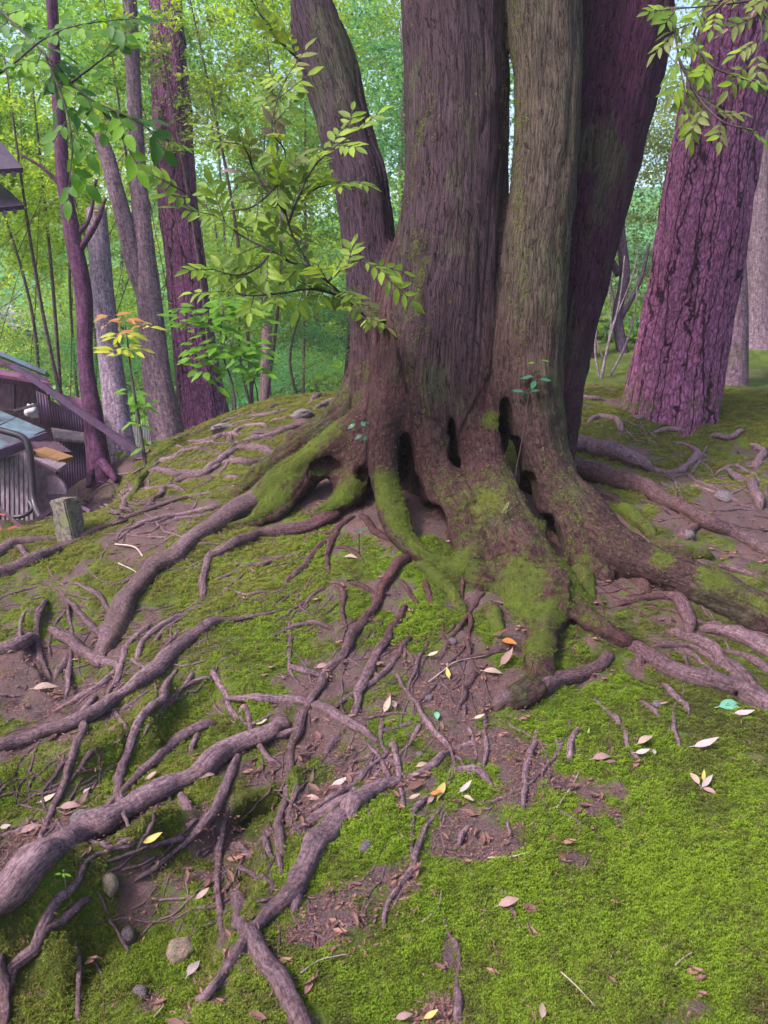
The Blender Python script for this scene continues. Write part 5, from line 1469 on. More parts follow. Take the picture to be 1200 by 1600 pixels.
# saplings
def sapling(label, name, stem, groups, cat='sapling', r0=3.0):
    d = stem[0][2]
    b = W(*stem[0]); th = thing(name, label, cat, b)
    mm = Mesh(); P = catmull(np.array([W(*s) for s in stem]), 8)
    P[0][2] -= 0.1
    v_, f_, q_ = tube(P, np.linspace(r0, r0 * 0.35, len(P)) * d / F, 6, 1, 0.1); mm.add(v_, f_); mm.build('stem', M['twig'], th)
    rr_ = random.Random(len(stem) * 7 + int(stem[0][0]))
    for (px, py, spread, n, meshes, lp, droop) in groups:
        c = Vector([float(v) for v in W(px, py, d)])
        for k in range(n):
            a = 2 * math.pi * (k + rr_.uniform(-.3, .3)) / n
            dv = Vector((math.cos(a), math.sin(a) * 0.8, rr_.uniform(-droop, 0.35))).normalized()
            p = c + dv * spread * d / F * rr_.uniform(0.1, 1.0) + Vector((0, 0, rr_.uniform(-1, 1) * spread * 0.5 * d / F))
            link_copy('leaf', rr_.choice(meshes), th, p, mat3(dv, Vector((rr_.uniform(-.4, .4), -0.6, 1))), lp * rr_.uniform(.75, 1.2) * d / F)
    return th
M['orange'] = leaf_mat('young_orange_leaf', (0.42, 0.17, 0.08), (0.36, 0.20, 0.06), None, 0.4, 0.35)
M['yellow'] = leaf_mat('yellow_green_leaf', (0.42, 0.42, 0.05), (0.25, 0.38, 0.04), None, 0.4, 0.4)
OL = [leaf_mesh('leaf', 0.3, 0.25, 0.25, M['orange'], 21), leaf_mesh('leaf', 0.3, 0.25, 0.2, M['orange'], 22)]
YL = [leaf_mesh('leaf', 0.3, 0.25, 0.2, M['yellow'], 23), leaf_mesh('leaf', 0.32, 0.2, 0.25, M['yellow'], 24)]
GL = [leaf_mesh('leaf', 0.34, 0.25, 0.2, M['vivid'], 25), leaf_mesh('leaf', 0.5, 0.15, 0.15, M['vivid'], 26)]
sapling('young sapling with orange and yellow top leaves on the crest before the forked grey trunk', 'sapling',
        [(228, 733, 6.6), (222, 690, 6.6), (214, 640, 6.6), (206, 590, 6.6), (200, 540, 6.6), (196, 508, 6.6)],
        [(196, 500, 12, 8, OL, 26, 0.2), (190, 520, 14, 9, YL, 28, 0.4), (172, 500, 16, 5, OL, 26, 0.3), (222, 512, 14, 6, OL + YL, 26, 0.3), (186, 550, 16, 10, YL, 28, 0.5), (208, 548, 12, 6, YL, 26, 0.5),
         (208, 612, 12, 7, GL[:1], 24, 0.5), (222, 630, 12, 7, GL[:1], 24, 0.5), (215, 660, 12, 5, GL[:1], 22, 0.5), (228, 690, 16, 5, GL[:1], 20, 0.5)])
sapling('bright green broad leaved sapling on the crest beside the plated purple trunk', 'sapling',
        [(368, 655, 7.8), (366, 620, 7.8), (360, 590, 7.8), (350, 560, 7.8), (345, 520, 7.8), (350, 480, 7.8)],
        [(350, 480, 30, 26, GL, 24, 0.3), (320, 500, 30, 26, GL, 24, 0.3), (385, 490, 34, 30, GL, 24, 0.4), (290, 505, 22, 16, GL, 23, 0.3), (350, 530, 36, 34, GL, 24, 0.4), (390, 540, 36, 34, GL, 24, 0.5), (310, 550, 24, 18, GL, 23, 0.5), (360, 565, 34, 30, GL, 24, 0.6), (320, 580, 24, 16, GL, 23, 0.6), (405, 575, 22, 14, GL, 23, 0.6), (280, 480, 14, 8, GL, 22, 0.3)], r0=2.5)
th = thing('thin_saplings', 'pair of thin bare saplings standing on the crest right of the green one', 'sapling', W(390, 652, 8.0))
for pts in ([(389, 655), (393, 620), (398, 590), (412, 570)], [(404, 652), (402, 615), (396, 590)], [(344, 665), (350, 640), (354, 610)]):
    mm = Mesh(); P = catmull(np.array([W(x, y, 8.0) for x, y in pts]), 6); v_, f_, q_ = tube(P, np.linspace(1.6, .8, len(P)) * 8 / F, 6, 1, .1); mm.add(v_, f_); mm.build('stem', M['twig'], th)
th.name = 'bare_sapling'

# sprigs growing from the great tree
M['tealleaf'] = leaf_mat('blue_green_leaf', (0.035, 0.12, 0.07), (0.03, 0.09, 0.05), None, 0.3, 0.2)
TL = [leaf_mesh('leaf', 0.5, 0.15, 0.1, M['tealleaf'], 31)]
sapling('sprig of blue green leaves climbing the middle right stem of the great tree', 'climbing_sprig',
        [(806, 735, 4.12), (815, 690, 4.12), (822, 640, 4.15), (830, 600, 4.18), (838, 572, 4.2)], [(838, 590, 10, 3, TL, 20, 0.9), (824, 612, 8, 4, TL, 20, 0.9), (842, 566, 10, 2, GL[:1], 14, 0.2)], 'sprig', 0.9)
sapling('small sprig of dark glossy leaves in the crook of the left buttress', 'climbing_sprig',
        [(572, 690, 4.4), (570, 670, 4.38), (566, 650, 4.36)], [(562, 655, 9, 4, TL, 13, 0.5), (572, 678, 8, 4, TL, 13, 0.6)], 'sprig', 0.9)
sapling('tiny blue green seedling on the soil under the left buttress', 'seedling',
        [(561, 838, 4.02), (561, 830, 4.02)], [(561, 830, 5, 5, TL, 9, 0.2)], 'seedling', 0.9)
sapling('tiny green seedling hanging by the left edge below the thick root', 'seedling',
        [(100, 1360, 1.85), (100, 1364, 1.85)], [(98, 1364, 4, 4, GL[:1], 10, 0.2)], 'seedling', 0.9)

# a few grass blades on the tree foot
M['blade_dark'] = leaf_mat('grass_blade', (0.10, 0.15, 0.05), (0.20, 0.17, 0.08), None, 0.5, 0.3)
def grass_tuft(px, py, n, lp, label, seed, d=None):
    g = ground(px, py) if d is None else W(px, py, d)
    d = float((g - CAM) @ FW); r = random.Random(seed)
    V = []; Fc = []; rn = []
    for i in range(n):
        a = r.uniform(0, 6.28); L = lp * d / F * r.uniform(.5, 1.2); b = g + np.array([r.gauss(0, .012), r.gauss(0, .012), -0.005])
        dv = np.array([math.cos(a) * 0.7, math.sin(a) * 0.7 - 0.2, r.uniform(0.3, 1)]); s = np.array([-math.sin(a), math.cos(a), 0]) * 0.0016
        k = len(V); V += [b - s, b + s, b + dv * L * .6 + s * .8, b + dv * L * .6 - s * .8, b + dv * L + np.array([0, 0, -0.3 * L])]; Fc += [(k, k + 1, k + 2, k + 3), (k + 3, k + 2, k + 4)]; rn += [r.random()] * 5
    o = mesh_obj('grass_tuft', V, Fc, M['blade_dark'], smooth=False, attrs={'rnd': ('FLOAT', rn)}, origin=g); tag(o, label, 'grass', 'sparse grass tufts')
grass_tuft(785, 800, 26, 34, 'sparse dark grass tuft sprouting from the crook of the great tree above its mossy foot', 1, 3.95)
grass_tuft(845, 1098, 14, 34, 'thin grass tuft under the foot root running to the right', 2)
grass_tuft(1145, 950, 12, 26, 'thin blue green grass tuft below the thick right root', 3)
grass_tuft(528, 618, 12, 22, 'small grass tuft on the crest touching the left buttress', 4, 4.9)

# undergrowth between the trees beyond the crest
def clump(seed, mat, n=70, R_=0.28, leaf=0.06):
    r = np.random.RandomState(seed)
    c = r.normal(size=(n, 3)) * np.array([R_, R_, R_ * .5]) * .6 + np.array([0, 0, R_ * .45])
    a = r.normal(size=(n, 3)); a /= np.linalg.norm(a, axis=1)[:, None]; b = np.cross(a, r.normal(size=(n, 3))); b /= np.linalg.norm(b, axis=1)[:, None]
    V = np.stack([c - a * leaf, c + b * leaf * .45, c + a * leaf, c - b * leaf * .45], 1).reshape(-1, 3)
    me = mesh_obj('undergrowth', V, np.arange(n * 4).reshape(n, 4), M[mat], smooth=False, attrs={'rnd': ('FLOAT', np.repeat(r.uniform(size=n), 4))}, data_only=True)
    return bpy.data.objects.new('undergrowth', me)
ug = [clump(1, 'green'), clump(2, 'mint'), clump(3, 'lime'), clump(4, 'olive'), clump(5, 'dark')]
n = 5200
u_ = rs.uniform(9.5 ** .8, 34 ** .8, n) ** 1.25; a_ = rs.uniform(R(-36), R(34), n)
ux, uy = np.sin(a_) * u_, np.cos(a_) * u_
k = ((a_ < R(5)) | (u_ > 15)) & (vnoise(ux * .5, uy * .5, 0, 66) > -0.35)
ux, uy, u_ = ux[k], uy[k], u_[k]
scatter('undergrowth', np.stack([ux, uy, hh(ux, uy)], 1), np.stack([0 * ux, 0 * ux, rs.uniform(-3, 3, len(ux))], 1), rs.uniform(.6, 1.5, len(ux)) * (0.7 + u_ / 30), ug, {}, label='mixed leafy undergrowth covering the ground beyond the crest', cat='undergrowth')

# ------------------------------------------------------------------ fallen leaves
FLM = {
 'pink': leaf_mat('fallen_leaf_pink', (0.250, 0.148, 0.148), (0.203, 0.117, 0.109), (0.289, 0.203, 0.203), 0.45, 0.0),
 'cream': leaf_mat('fallen_leaf_cream', (0.320, 0.250, 0.195), (0.281, 0.195, 0.164), (0.335, 0.281, 0.242), 0.5, 0.0),
 'pale': leaf_mat('fallen_leaf_pale', (0.328, 0.273, 0.281), (0.289, 0.226, 0.242), (0.335, 0.289, 0.296), 0.45, 0.0),
 'yellow': leaf_mat('fallen_leaf_yellow', (0.351, 0.265, 0.055), (0.320, 0.242, 0.086), (0.335, 0.296, 0.148), 0.45, 0.0),
 'orange': leaf_mat('fallen_leaf_orange', (0.289, 0.117, 0.031), (0.218, 0.078, 0.039), None, 0.45, 0.0),
 'brown': leaf_mat('fallen_leaf_brown', (0.125, 0.062, 0.055), (0.094, 0.047, 0.047), (0.187, 0.109, 0.094), 0.5, 0.0),
 'teal': leaf_mat('fallen_leaf_blue_green', (0.125, 0.320, 0.226), (0.117, 0.289, 0.203), (0.195, 0.335, 0.289), 0.4, 0.0),
 'green': leaf_mat('fallen_leaf_green', (0.148, 0.242, 0.055), (0.133, 0.218, 0.055), None, 0.4, 0.0),
}
FL = {}
for i, (k, m) in enumerate(FLM.items()):
    FL[k] = [leaf_mesh('fallen_leaf', 0.40, 0.35, 0.25, m, 40 + i), leaf_mesh('fallen_leaf', 0.34, 0.15, -0.3, m, 60 + i)]
LV = [  # px, py, length px, direction degrees, colour, curl-up, label
 (1122, 1110, 46, 8, 'teal', .05, 'large flat blue green leaf lying on moss near the right edge'),
 (1146, 1120, 30, -8, 'pale', .05, 'pale leaf half hidden under the large blue green leaf'),
 (925, 1192, 36, 12, 'pink', .1, 'pointed pink leaf on moss right of the short upright root'),
 (945, 1196, 18, -15, 'brown', .1, 'small brown leaf under the tip of the pointed pink leaf'),
 (996, 1168, 30, 15, 'cream', .5, 'curled cream leaf standing up at the end of a thin bending root'),
 (992, 1182, 24, -10, 'pale', .2, 'flat pale leaf just below the curled cream leaf'),
 (1022, 1185, 14, 70, 'pale', .4, 'tiny upright pale leaf right of the curled cream leaf'),
 (1083, 1172, 40, -5, 'pale', .25, 'pale pink rimmed leaf alone on the moss at the right'),
 (1092, 1232, 26, 110, 'cream', .5, 'upright cream leaf of the four leaf cluster at the right'),
 (1096, 1236, 26, 30, 'pale', .4, 'silvery leaf of the four leaf cluster at the right'),
 (1098, 1238, 22, -40, 'pink', .2, 'pink leaf trailing below the four leaf cluster at the right'),
 (1098, 1226, 18, 60, 'yellow', .4, 'small yellow leaf inside the four leaf cluster at the right'),
 (778, 1422, 36, 4, 'pink', .4, 'single curled pink leaf on the moss low in the middle'),
 (782, 1044, 36, 40, 'pink', .3, 'long pink leaf leaning on the ground left of the mossy foot'),
 (755, 1053, 30, -8, 'cream', .1, 'flat cream leaf left of the long leaning pink leaf'),
 (772, 996, 34, -30, 'brown', .4, 'curled red brown leaf beside the mossy foot'),
 (784, 1005, 28, -35, 'orange', .3, 'orange leaf on top of the curled red brown leaf by the mossy foot'),
 (702, 1065, 20, 100, 'yellow', .4, 'small yellow leaf on the moss between the thin upright roots'),
 (698, 1046, 12, 80, 'pink', .3, 'tiny pink leaf just above the small yellow one'),
 (600, 1118, 28, 60, 'cream', .5, 'folded cream leaf standing in moss right of the snaking root'),
 (617, 1112, 22, 100, 'pink', .4, 'pink leaf standing beside the folded cream leaf'),
 (420, 1046, 22, -50, 'pink', .1, 'pink leaf on the mossy bank left of the snaking root'),
 (52, 1081, 36, 12, 'cream', .1, 'slender cream leaf near the left edge under the upright roots'),
 (178, 1166, 24, 60, 'pink', .1, 'oval pink leaf below the long diagonal root on the left'),
 (168, 1144, 24, 0, 'brown', .1, 'rose brown leaf touching the long diagonal root on the left'),
 (198, 1152, 20, 110, 'yellow', .3, 'small yellow leaf between two roots on the left bank'),
 (309, 1220, 28, 20, 'pink', .1, 'rounded rose leaf above the big diagonal root'),
 (228, 1222, 20, 30, 'pink', .2, 'small rose leaf wedged behind the big diagonal root'),
 (132, 1246, 20, 80, 'pale', .5, 'upright silvery leaf above the round pale stone'),
 (122, 1262, 26, 60, 'brown', .4, 'dark magenta leaf beside the upright silvery leaf'),
 (94, 1266, 32, 8, 'pink', .1, 'pink leaf left of the round pale stone'),
 (62, 1258, 26, 25, 'cream', .1, 'cream leaf on bare soil near the left edge'),
 (56, 1245, 24, 30, 'cream', .1, 'thin cream leaf just above the other cream leaf on the left soil'),
 (0, 1297, 24, -5, 'pale', .1, 'pale leaf cut off by the left edge'),
 (32, 1306, 34, 30, 'pink', .15, 'long pink leaf on the soil above the thick root at the left edge'),
 (222, 1322, 34, 18, 'yellow', .1, 'pale yellow leaf lying on a thin root below the big diagonal root'),
 (293, 1530, 34, 65, 'pale', .1, 'pale pink leaf below the round brown rock'),
 (305, 1410, 26, 30, 'pink', .2, 'pink leaf at the foot of the hanging root'),
 (320, 1392, 22, 80, 'brown', .2, 'red leaf above the pink one at the foot of the hanging root'),
 (518, 1232, 28, 15, 'pale', .1, 'pale leaf on the soil left of the thick mossy root'),
 (478, 1250, 26, -15, 'pink', .15, 'rose leaf in the soil pocket beside the snaking root'),
 (485, 1228, 20, 80, 'brown', .3, 'crumpled red brown leaf in the soil pocket beside the snaking root'),
 (636, 1240, 32, 25, 'brown', .2, 'broad rose brown leaf right of the upright root'),
 (638, 1254, 20, 10, 'pink', .1, 'small pink leaf under the broad rose brown leaf'),
 (650, 1204, 22, 15, 'cream', .2, 'cream leaf in the fork of two roots in the middle'),
 (642, 1216, 20, -30, 'pink', .2, 'pink leaf under the cream leaf in the fork of two roots'),
 (684, 1254, 34, 60, 'yellow', .6, 'upright yellow leaf at the top of the small forked root'),
 (672, 1246, 24, -20, 'orange', .3, 'orange leaf leaning on the upright yellow leaf'),
 (668, 1262, 22, 50, 'pink', .2, 'pink leaf under the orange one at the small forked root'),
 (718, 1244, 26, 30, 'pale', .2, 'white leaf, upper one of a pair right of the upright yellow leaf'),
 (724, 1250, 20, -40, 'cream', .3, 'cream leaf, lower one of a pair right of the upright yellow leaf'),
 (740, 1128, 18, 8, 'cream', .1, 'small cream leaf touching the foot root from below'),
 (683, 1130, 22, 90, 'teal', .4, 'small upright blue green leaf right of the diagonal root'),
 (436, 1134, 26, 40, 'yellow', .3, 'yellow leaf lying across the end of the big diagonal root'),
 (418, 1146, 26, 45, 'pink', .2, 'pink leaf beside the yellow one on the big diagonal root'),
 (398, 1134, 22, 0, 'cream', .1, 'cream leaf behind the big diagonal root'),
 (494, 1048, 22, 12, 'pink', .2, 'pink leaf lying on the short root left of the snaking root'),
 (668, 1029, 18, 5, 'cream', .1, 'small cream leaf left of the thin crossing twig'),
 (538, 874, 24, -20, 'cream', .3, 'cream leaf under the tangle of small roots below the left buttress'),
 (918, 1152, 12, 60, 'green', .05, 'tiny round green leaf on the moss beside the short upright root'),
 (618, 1600, 28, 10, 'pink', .2, 'pink leaf cut off by the bottom edge'),
 (662, 1600, 26, 15, 'yellow', .2, 'yellow leaf cut off by the bottom edge'),
 (846, 1600, 26, 70, 'cream', .4, 'curled cream leaf near the bottom edge'),
 (834, 866, 12, 40, 'pink', .1, 'pink leaf resting on the bark of the great tree'),
 (1140, 925, 20, -20, 'pale', .2, 'pale flake like leaf on the thick right root'),
 (1028, 1105, 16, -20, 'pink', .2, 'small pink leaf among the little roots at the right'),
]
for i, (px, py, lp, ang_, k, up_, lb) in enumerate(LV):
    g = ground(px, py); d = float((g - CAM) @ FW)
    if py < 880 and px > 700:
        d = 3.93; g = W(px, py, d)
    if 'thick right root' in lb: d = 3.66; g = W(px, py, d)
    L = lp * d / F * 0.98
    a = R(ang_)
    # screen angle to ground plane: vertical is foreshortened
    dep = (g[1]) / 1.6
    dv = Vector((math.cos(a), math.sin(a) * min(1.8, 0.9 + dep * 0.3), up_ * 0.9 + 0.05)).normalized()
    z = 0.016 if px > 560 or py < 1100 else 0.012
    o = link_copy('fallen_leaf', FL[k][i % 2], None, g + np.array([0, 0, z]), mat3(dv, Vector((rnd.uniform(-.3, .3), -0.45 + rnd.uniform(-.2, .2), 1))), (L * rnd.uniform(.9, 1.15), L, L))
    tag(o, lb, 'leaf', 'fallen leaves on the moss and soil')

# ------------------------------------------------------------------ stones
def stone_mesh(name, mat, seed, sub=3, rough=0.18):
    bm = bmesh.new(); bmesh.ops.create_icosphere(bm, subdivisions=sub, radius=1.0)
    co = np.array([v.co[:] for v in bm.verts])
    n = 1 + rough * fbm(co[:, 0] * 1.3, co[:, 1] * 1.3, co[:, 2] * 1.3, seed, 3) + 0.03 * vnoise(co[:, 0] * 7, co[:, 1] * 7, co[:, 2] * 7, seed)
    for v, k in zip(bm.verts, n): v.co = v.co * float(k)
    me = bpy.data.meshes.new(name); bm.to_mesh(me); bm.free()
    me.polygons.foreach_set('use_smooth', np.ones(len(me.polygons), bool)); me.materials.append(mat)
    return me
M['rock'] = plain('brown_rock', (0.24, 0.17, 0.15), 0.8, 0.45, 6, 0.02, col2=(0.13, 0.16, 0.05))
M['rock2'] = plain('grey_rock', (0.15, 0.115, 0.135), 0.85, 0.5, 5, 0.03)
ST = [(284, 1490, 25, 19, 22, 'rock', 'brown fist sized rock on bare soil in the lower left', 'rock'),
      (201, 1468, 12, 17, 12, 'rock2', 'upright grey pebble left of the brown rock', 'stone'),
      (128, 1284, 18, 16, 16, 'rock2', 'round pale lilac stone above the thick root at the left', 'stone'),
      (173, 1385, 14, 18, 12, 'rock', 'brown stone set in the mossy bank below the thick root', 'stone'),
      (220, 1552, 14, 8, 10, 'rock2', 'flat lilac stone sunk in soil near the bottom', 'stone'),
      (574, 1324, 18, 7, 10, 'rock2', 'flat grey stone in moss left of the small forked root', 'stone'),
      (707, 1004, 7, 6, 6, 'rock2', 'small round pebble in moss left of the mossy foot', 'pebble'),
      (670, 1092, 7, 5, 6, 'rock2', 'small pebble on moss beside the diagonal root', 'pebble'),
      (657, 1180, 7, 5, 6, 'rock2', 'small grey pebble above the fork of two roots', 'pebble'),
      (472, 650, 16, 9, 14, 'rock2', 'pinkish rock on the crest left of the left buttress', 'rock'),
      (350, 672, 22, 8, 14, 'rock2', 'flat pinkish rock on the crest above the plated purple trunk', 'rock'),
      (1070, 838, 14, 9, 12, 'rock2', 'grey stone above the mossy lump at the right', 'stone'),
      (1130, 780, 16, 10, 14, 'rock2', 'grey stone among small roots at the far right', 'stone'),
      (1028, 1102, 10, 6, 8, 'rock2', 'flat grey stone in moss below the right root bundle', 'stone'),
      (1000, 655, 6, 5, 6, 'rock2', 'tiny stone left of the foot of the leaning pink trunk', 'pebble')]
for i, (px, py, rx, rz, ry, m, lb, ct) in enumerate(ST):
    g = ground(px, py); d = float((g - CAM) @ FW)
    me = stone_mesh(ct, M[m], 100 + i, 4 if rx > 15 else 3)
    o = link_copy(ct, me, None, g + np.array([0, 0, rz * d / F * 0.25]), (rnd.uniform(-.3, .3), rnd.uniform(-.3, .3), rnd.uniform(0, 6)), (rx * d / F, ry * d / F, rz * d / F))
    tag(o, lb, ct, 'stones lying about the roots')
# pine cones
M['cone'] = plain('dry_cone', (0.42, 0.24, 0.15), 0.8, 0.5, 60, 0.004)
def cone_mesh():
    V = []; Fc = []
    for i in range(46):
        t = i / 46; a = i * 2.4; r = 0.5 * math.sin(math.pi * (0.12 + 0.85 * t)) ** 0.8
        c = Vector((math.cos(a) * r * .5, math.sin(a) * r * .5, t * 1.6)); o = Vector((math.cos(a), math.sin(a), 0.55)).normalized(); s = Vector((-math.sin(a), math.cos(a), 0))
        k = len(V); V += [c - s * .12, c + s * .12, c + o * .30 + s * .10, c + o * .34, c + o * .30 - s * .10, c + Vector((0, 0, .06))]; Fc += [(k, k + 1, k + 2, k + 3, k + 4), (k + 5, k + 4, k + 3, k + 2)]
    return mesh_obj('pine_cone', V, Fc, M['cone'], smooth=False, data_only=True)
cm = cone_mesh()
for px, py, lb in [(873, 1340, 'dry brown cone on the moss right of the thin broken root'), (858, 1310, 'smaller weathered cone just above the other dry cone')]:
    g = ground(px, py); o = link_copy('pine_cone', cm, None, g + np.array([0, 0, 0.012]), (R(80), 0, R(20)), 0.016); tag(o, lb, 'cone')
# dry twigs
def twig(pts, label, col='twig2', r=1.2):
    P = []
    for px, py in pts: P.append(ground(px, py, 0.012))
    P = catmull(np.array(P), 8); d = float((P[0] - CAM) @ FW)
    v_, f_, q_ = tube(P, np.linspace(r, r * .5, len(P)) * d / F, 5, int(pts[0][0]), .15)
    mm = Mesh(); mm.add(v_, f_); o = mm.build('dry_twig', M[col], origin=P[0]); tag(o, label, 'twig', 'dry twigs on the ground')
M['twig2'] = plain('dry_pale_twig', (0.30, 0.22, 0.21), 0.8)
twig([(876, 1518), (900, 1540), (930, 1572)], 'thin dry twig on the lower right moss')
twig([(1055, 1508), (1070, 1495), (1082, 1488)], 'short pale twig on the moss near the right edge')
twig([(762, 1340), (800, 1338), (830, 1330)], 'straw coloured twig above the single curled leaf')
twig([(660, 1440), (684, 1418), (690, 1390)], 'bent straw twig crossing the bare strip low in the middle')
twig([(470, 1520), (500, 1500), (545, 1490)], 'pale straw on the soil patch low left of the middle')
twig([(180, 850), (215, 858), (240, 905), (250, 880)], 'curling bare twig on the moss behind the stone post', r=1.6)
twig([(185, 880), (210, 892), (225, 905)], 'reddish twig in the litter pocket left of the thick root')
twig([(240, 1590), (255, 1570), (245, 1560)], 'crooked twig on soil at the bottom left')
twig([(670, 1065), (690, 1050), (712, 1034), (760, 1024)], 'fine branching twig by the long pink leaf')
twig([(870, 1262), (895, 1225), (905, 1205)], 'dry straw lying across the moss in the lower right')

# ------------------------------------------------------------------ stone post
def prism(name, quads, th_, mat, parent=None, flip=1, smooth=False, origin=None):
    """slab from a quad of world points, thickened away from the camera side"""
    q = [np.asarray(p, float) for p in quads]
    n = np.cross(q[1] - q[0], q[3] - q[0]); n /= np.linalg.norm(n) + 1e-9
    if n @ (q[0] - CAM) < 0: n = -n
    b = [p + n * th_ for p in q]
    V = q + b
    return mesh_obj(name, V, [(0, 1, 2, 3), (7, 6, 5, 4), (0, 4, 5, 1), (1, 5, 6, 2), (2, 6, 7, 3), (3, 7, 4, 0)], mat, parent, smooth, origin=origin)
def box(name, c, s, rz, mat, parent=None, rx=0.0, ry=0.0, bev=0.0, noise_=0.0):
    bm = bmesh.new(); bmesh.ops.create_cube(bm, size=1.0)
    bmesh.ops.scale(bm, vec=s, verts=bm.verts)
    if bev: bmesh.ops.bevel(bm, geom=bm.edges[:], offset=bev, segments=2, affect='EDGES')
    if noise_:
        bmesh.ops.subdivide_edges(bm, edges=bm.edges[:], cuts=3, use_grid_fill=True)
        for v in bm.verts: v.co += Vector((1, 1, 1)) * float(noise_ * vnoise(v.co.x * 30, v.co.y * 30, v.co.z * 30, 3))
    me = bpy.data.meshes.new(name); bm.to_mesh(me); bm.free(); me.materials.append(mat)
    return link_copy(name, me, parent, c, (rx, ry, rz))
M['postn'] = plain('lichened_stone', (0.13, 0.105, 0.095), 0.9, 0.6, 40, 0.012, col2=(0.13, 0.14, 0.06))
g = ground(108, 845)
d = float((g - CAM) @ FW)
o = box('stone_post', g + np.array([-0.01, 0.05, 0.10]), (33 * d / F, 0.12, 78 * d / F), R(-22), M['postn'], rx=R(-4), ry=R(-9), bev=0.008, noise_=0.006)
tag(o, 'short square lichened stone post tilting at the left edge of the mound', 'stone post')

# ------------------------------------------------------------------ shack in the hollow
def metal(name, col, rough=0.55, rust=None):
    return plain(name, col, rough, 0.35, 9, 0.002, 0.4, 0.0, col2=rust)
M['slate'] = metal('blue_grey_roof_sheet', (0.12, 0.17, 0.22), 0.45, (0.07, 0.06, 0.08))
M['purple'] = metal('purple_sheet', (0.085, 0.04, 0.095), 0.6, (0.08, 0.035, 0.06))
M['magenta'] = metal('magenta_roof_sheet', (0.15, 0.05, 0.11), 0.6, (0.07, 0.03, 0.05))
M['darkwood'] = plain('dark_timber', (0.055, 0.025, 0.045), 0.8, 0.5, 30, 0.004, stretch=(1, 1, 0.2))
M['greywood'] = plain('weathered_boards', (0.13, 0.095, 0.12), 0.85, 0.5, 40, 0.004, stretch=(1, 1, 0.08))
M['orangewood'] = plain('fresh_orange_board', (0.17, 0.085, 0.04), 0.7, 0.3, 20, 0.003, stretch=(1, .3, 1))
M['concrete'] = plain('stained_concrete', (0.26, 0.17, 0.23), 0.9, 0.35, 12, 0.004)
M['black'] = plain('black_plastic_pipe', (0.028, 0.018, 0.030), 0.35, 0.2)
M['red'] = plain('red_painted_board', (0.22, 0.035, 0.03), 0.6, 0.3)
M['white'] = plain('white_painted_picket', (0.5, 0.46, 0.52), 0.6, 0.1)
M['bluecap'] = metal('blue_ridge_sheet', (0.09, 0.13, 0.20), 0.45, (0.06, 0.05, 0.08))
shack = thing('wooden_shack', 'rundown shack with purple corrugated walls and blue grey roof in the left hollow', 'shack', (W(60, 800, 7.6)[0], W(60, 800, 7.6)[1], -0.6))
def Q(*a): return [W(px, py, d) for px, py, d in a]
def corr(name, q, n, amp, mat, parent=shack, along=0):
    """corrugated sheet over a quad: real ridges"""
    q = [np.asarray(p, float) for p in q]
    nn = np.cross(q[1] - q[0], q[3] - q[0]); nn /= np.linalg.norm(nn)
    if nn @ (q[0] - CAM) > 0: nn = -nn
    V = []; Fc = []; m_ = n * 6
    for i in range(m_ + 1):
        u = i / m_; off = nn * amp * math.sin(u * n * 2 * math.pi)
        a = q[0] * (1 - u) + q[1] * u + off; b = q[3] * (1 - u) + q[2] * u + off
        V += [a, b, a - nn * 0.004, b - nn * 0.004]
    for i in range(m_):
        k = i * 4; Fc += [(k, k + 4, k + 5, k + 1), (k + 2, k + 3, k + 7, k + 6), (k, k + 2, k + 6, k + 4), (k + 1, k + 5, k + 7, k + 3)]
    return mesh_obj(name, V, Fc, mat, parent, True)
def bar(name, a, b, r, mat, parent=shack, sides=4):
    P = np.array([a, (np.array(a) + b) / 2, b]); v_, f_, q_ = tube(P, np.full(3, r), sides, 1, 0); mm = Mesh(); mm.add(v_, f_)
    return mm.build(name, mat, parent, smooth=sides > 4)
# main house
prism('roof', Q((-200, 470, 7.6), (70, 585, 7.9), (76, 590, 9.4), (-200, 480, 9.4)), 0.04, M['bluecap'], shack)
prism('fascia_board', Q((-200, 478, 7.58), (70, 589, 7.88), (80, 600, 7.88), (-200, 498, 7.58)), 0.04, M['darkwood'], shack)
prism('awning', Q((-60, 560, 7.5), (27, 583, 7.5), (82, 599, 7.4), (-60, 575, 7.2)), 0.03, M['magenta'], shack)
prism('back_wall', Q((-200, 560, 9.3), (70, 600, 9.3), (70, 700, 9.3), (-200, 700, 9.3)), 0.05, M['darkwood'], shack)
prism('side_wall', Q((-60, 600, 8.2), (22, 600, 8.2), (22, 642, 8.2), (-60, 642, 8.2)), 0.05, M['darkwood'], shack)
prism('eave_board', Q((20, 640, 7.7), (56, 630, 7.7), (58, 633, 7.7), (21, 644, 7.7)), 0.03, M['greywood'], shack)
corr('post_sheet', Q((56, 610, 7.75), (74, 618, 7.75), (80, 668, 7.75), (62, 662, 7.75)), 4, 0.008, M['purple'])
be = prism('beam', Q((14, 572, 7.3), (22, 568, 7.3), (228, 710, 7.6), (222, 719, 7.6)), 0.07, M['purple'], shack)
for t in (0.18, 0.30, 0.42, 0.54):
    c = W(20 + 205 * t, 574 + 143 * t, 7.42 + 0.45 * t); bar('bolt', c, c - FW * 0.02, 0.012, M['black'], be, 6)
for ch in be.children: ch.location = -Vector((0, 0, 0)) + (-shack.location - be.location) if False else ch.location
prism('lean_to_roof', Q((78, 612, 9.0), (140, 625, 9.0), (140, 660, 8.7), (112, 650, 8.7)), 0.03, M['magenta'], shack)
corr('corrugated_wall', Q((75, 625, 8.2), (142, 655, 8.2), (144, 685, 8.2), (80, 665, 8.2)), 16, 0.010, M['purple'])
prism('ledge', Q((80, 668, 8.0), (148, 678, 8.0), (148, 690, 7.8), (84, 684, 7.8)), 0.03, M['greywood'], shack)
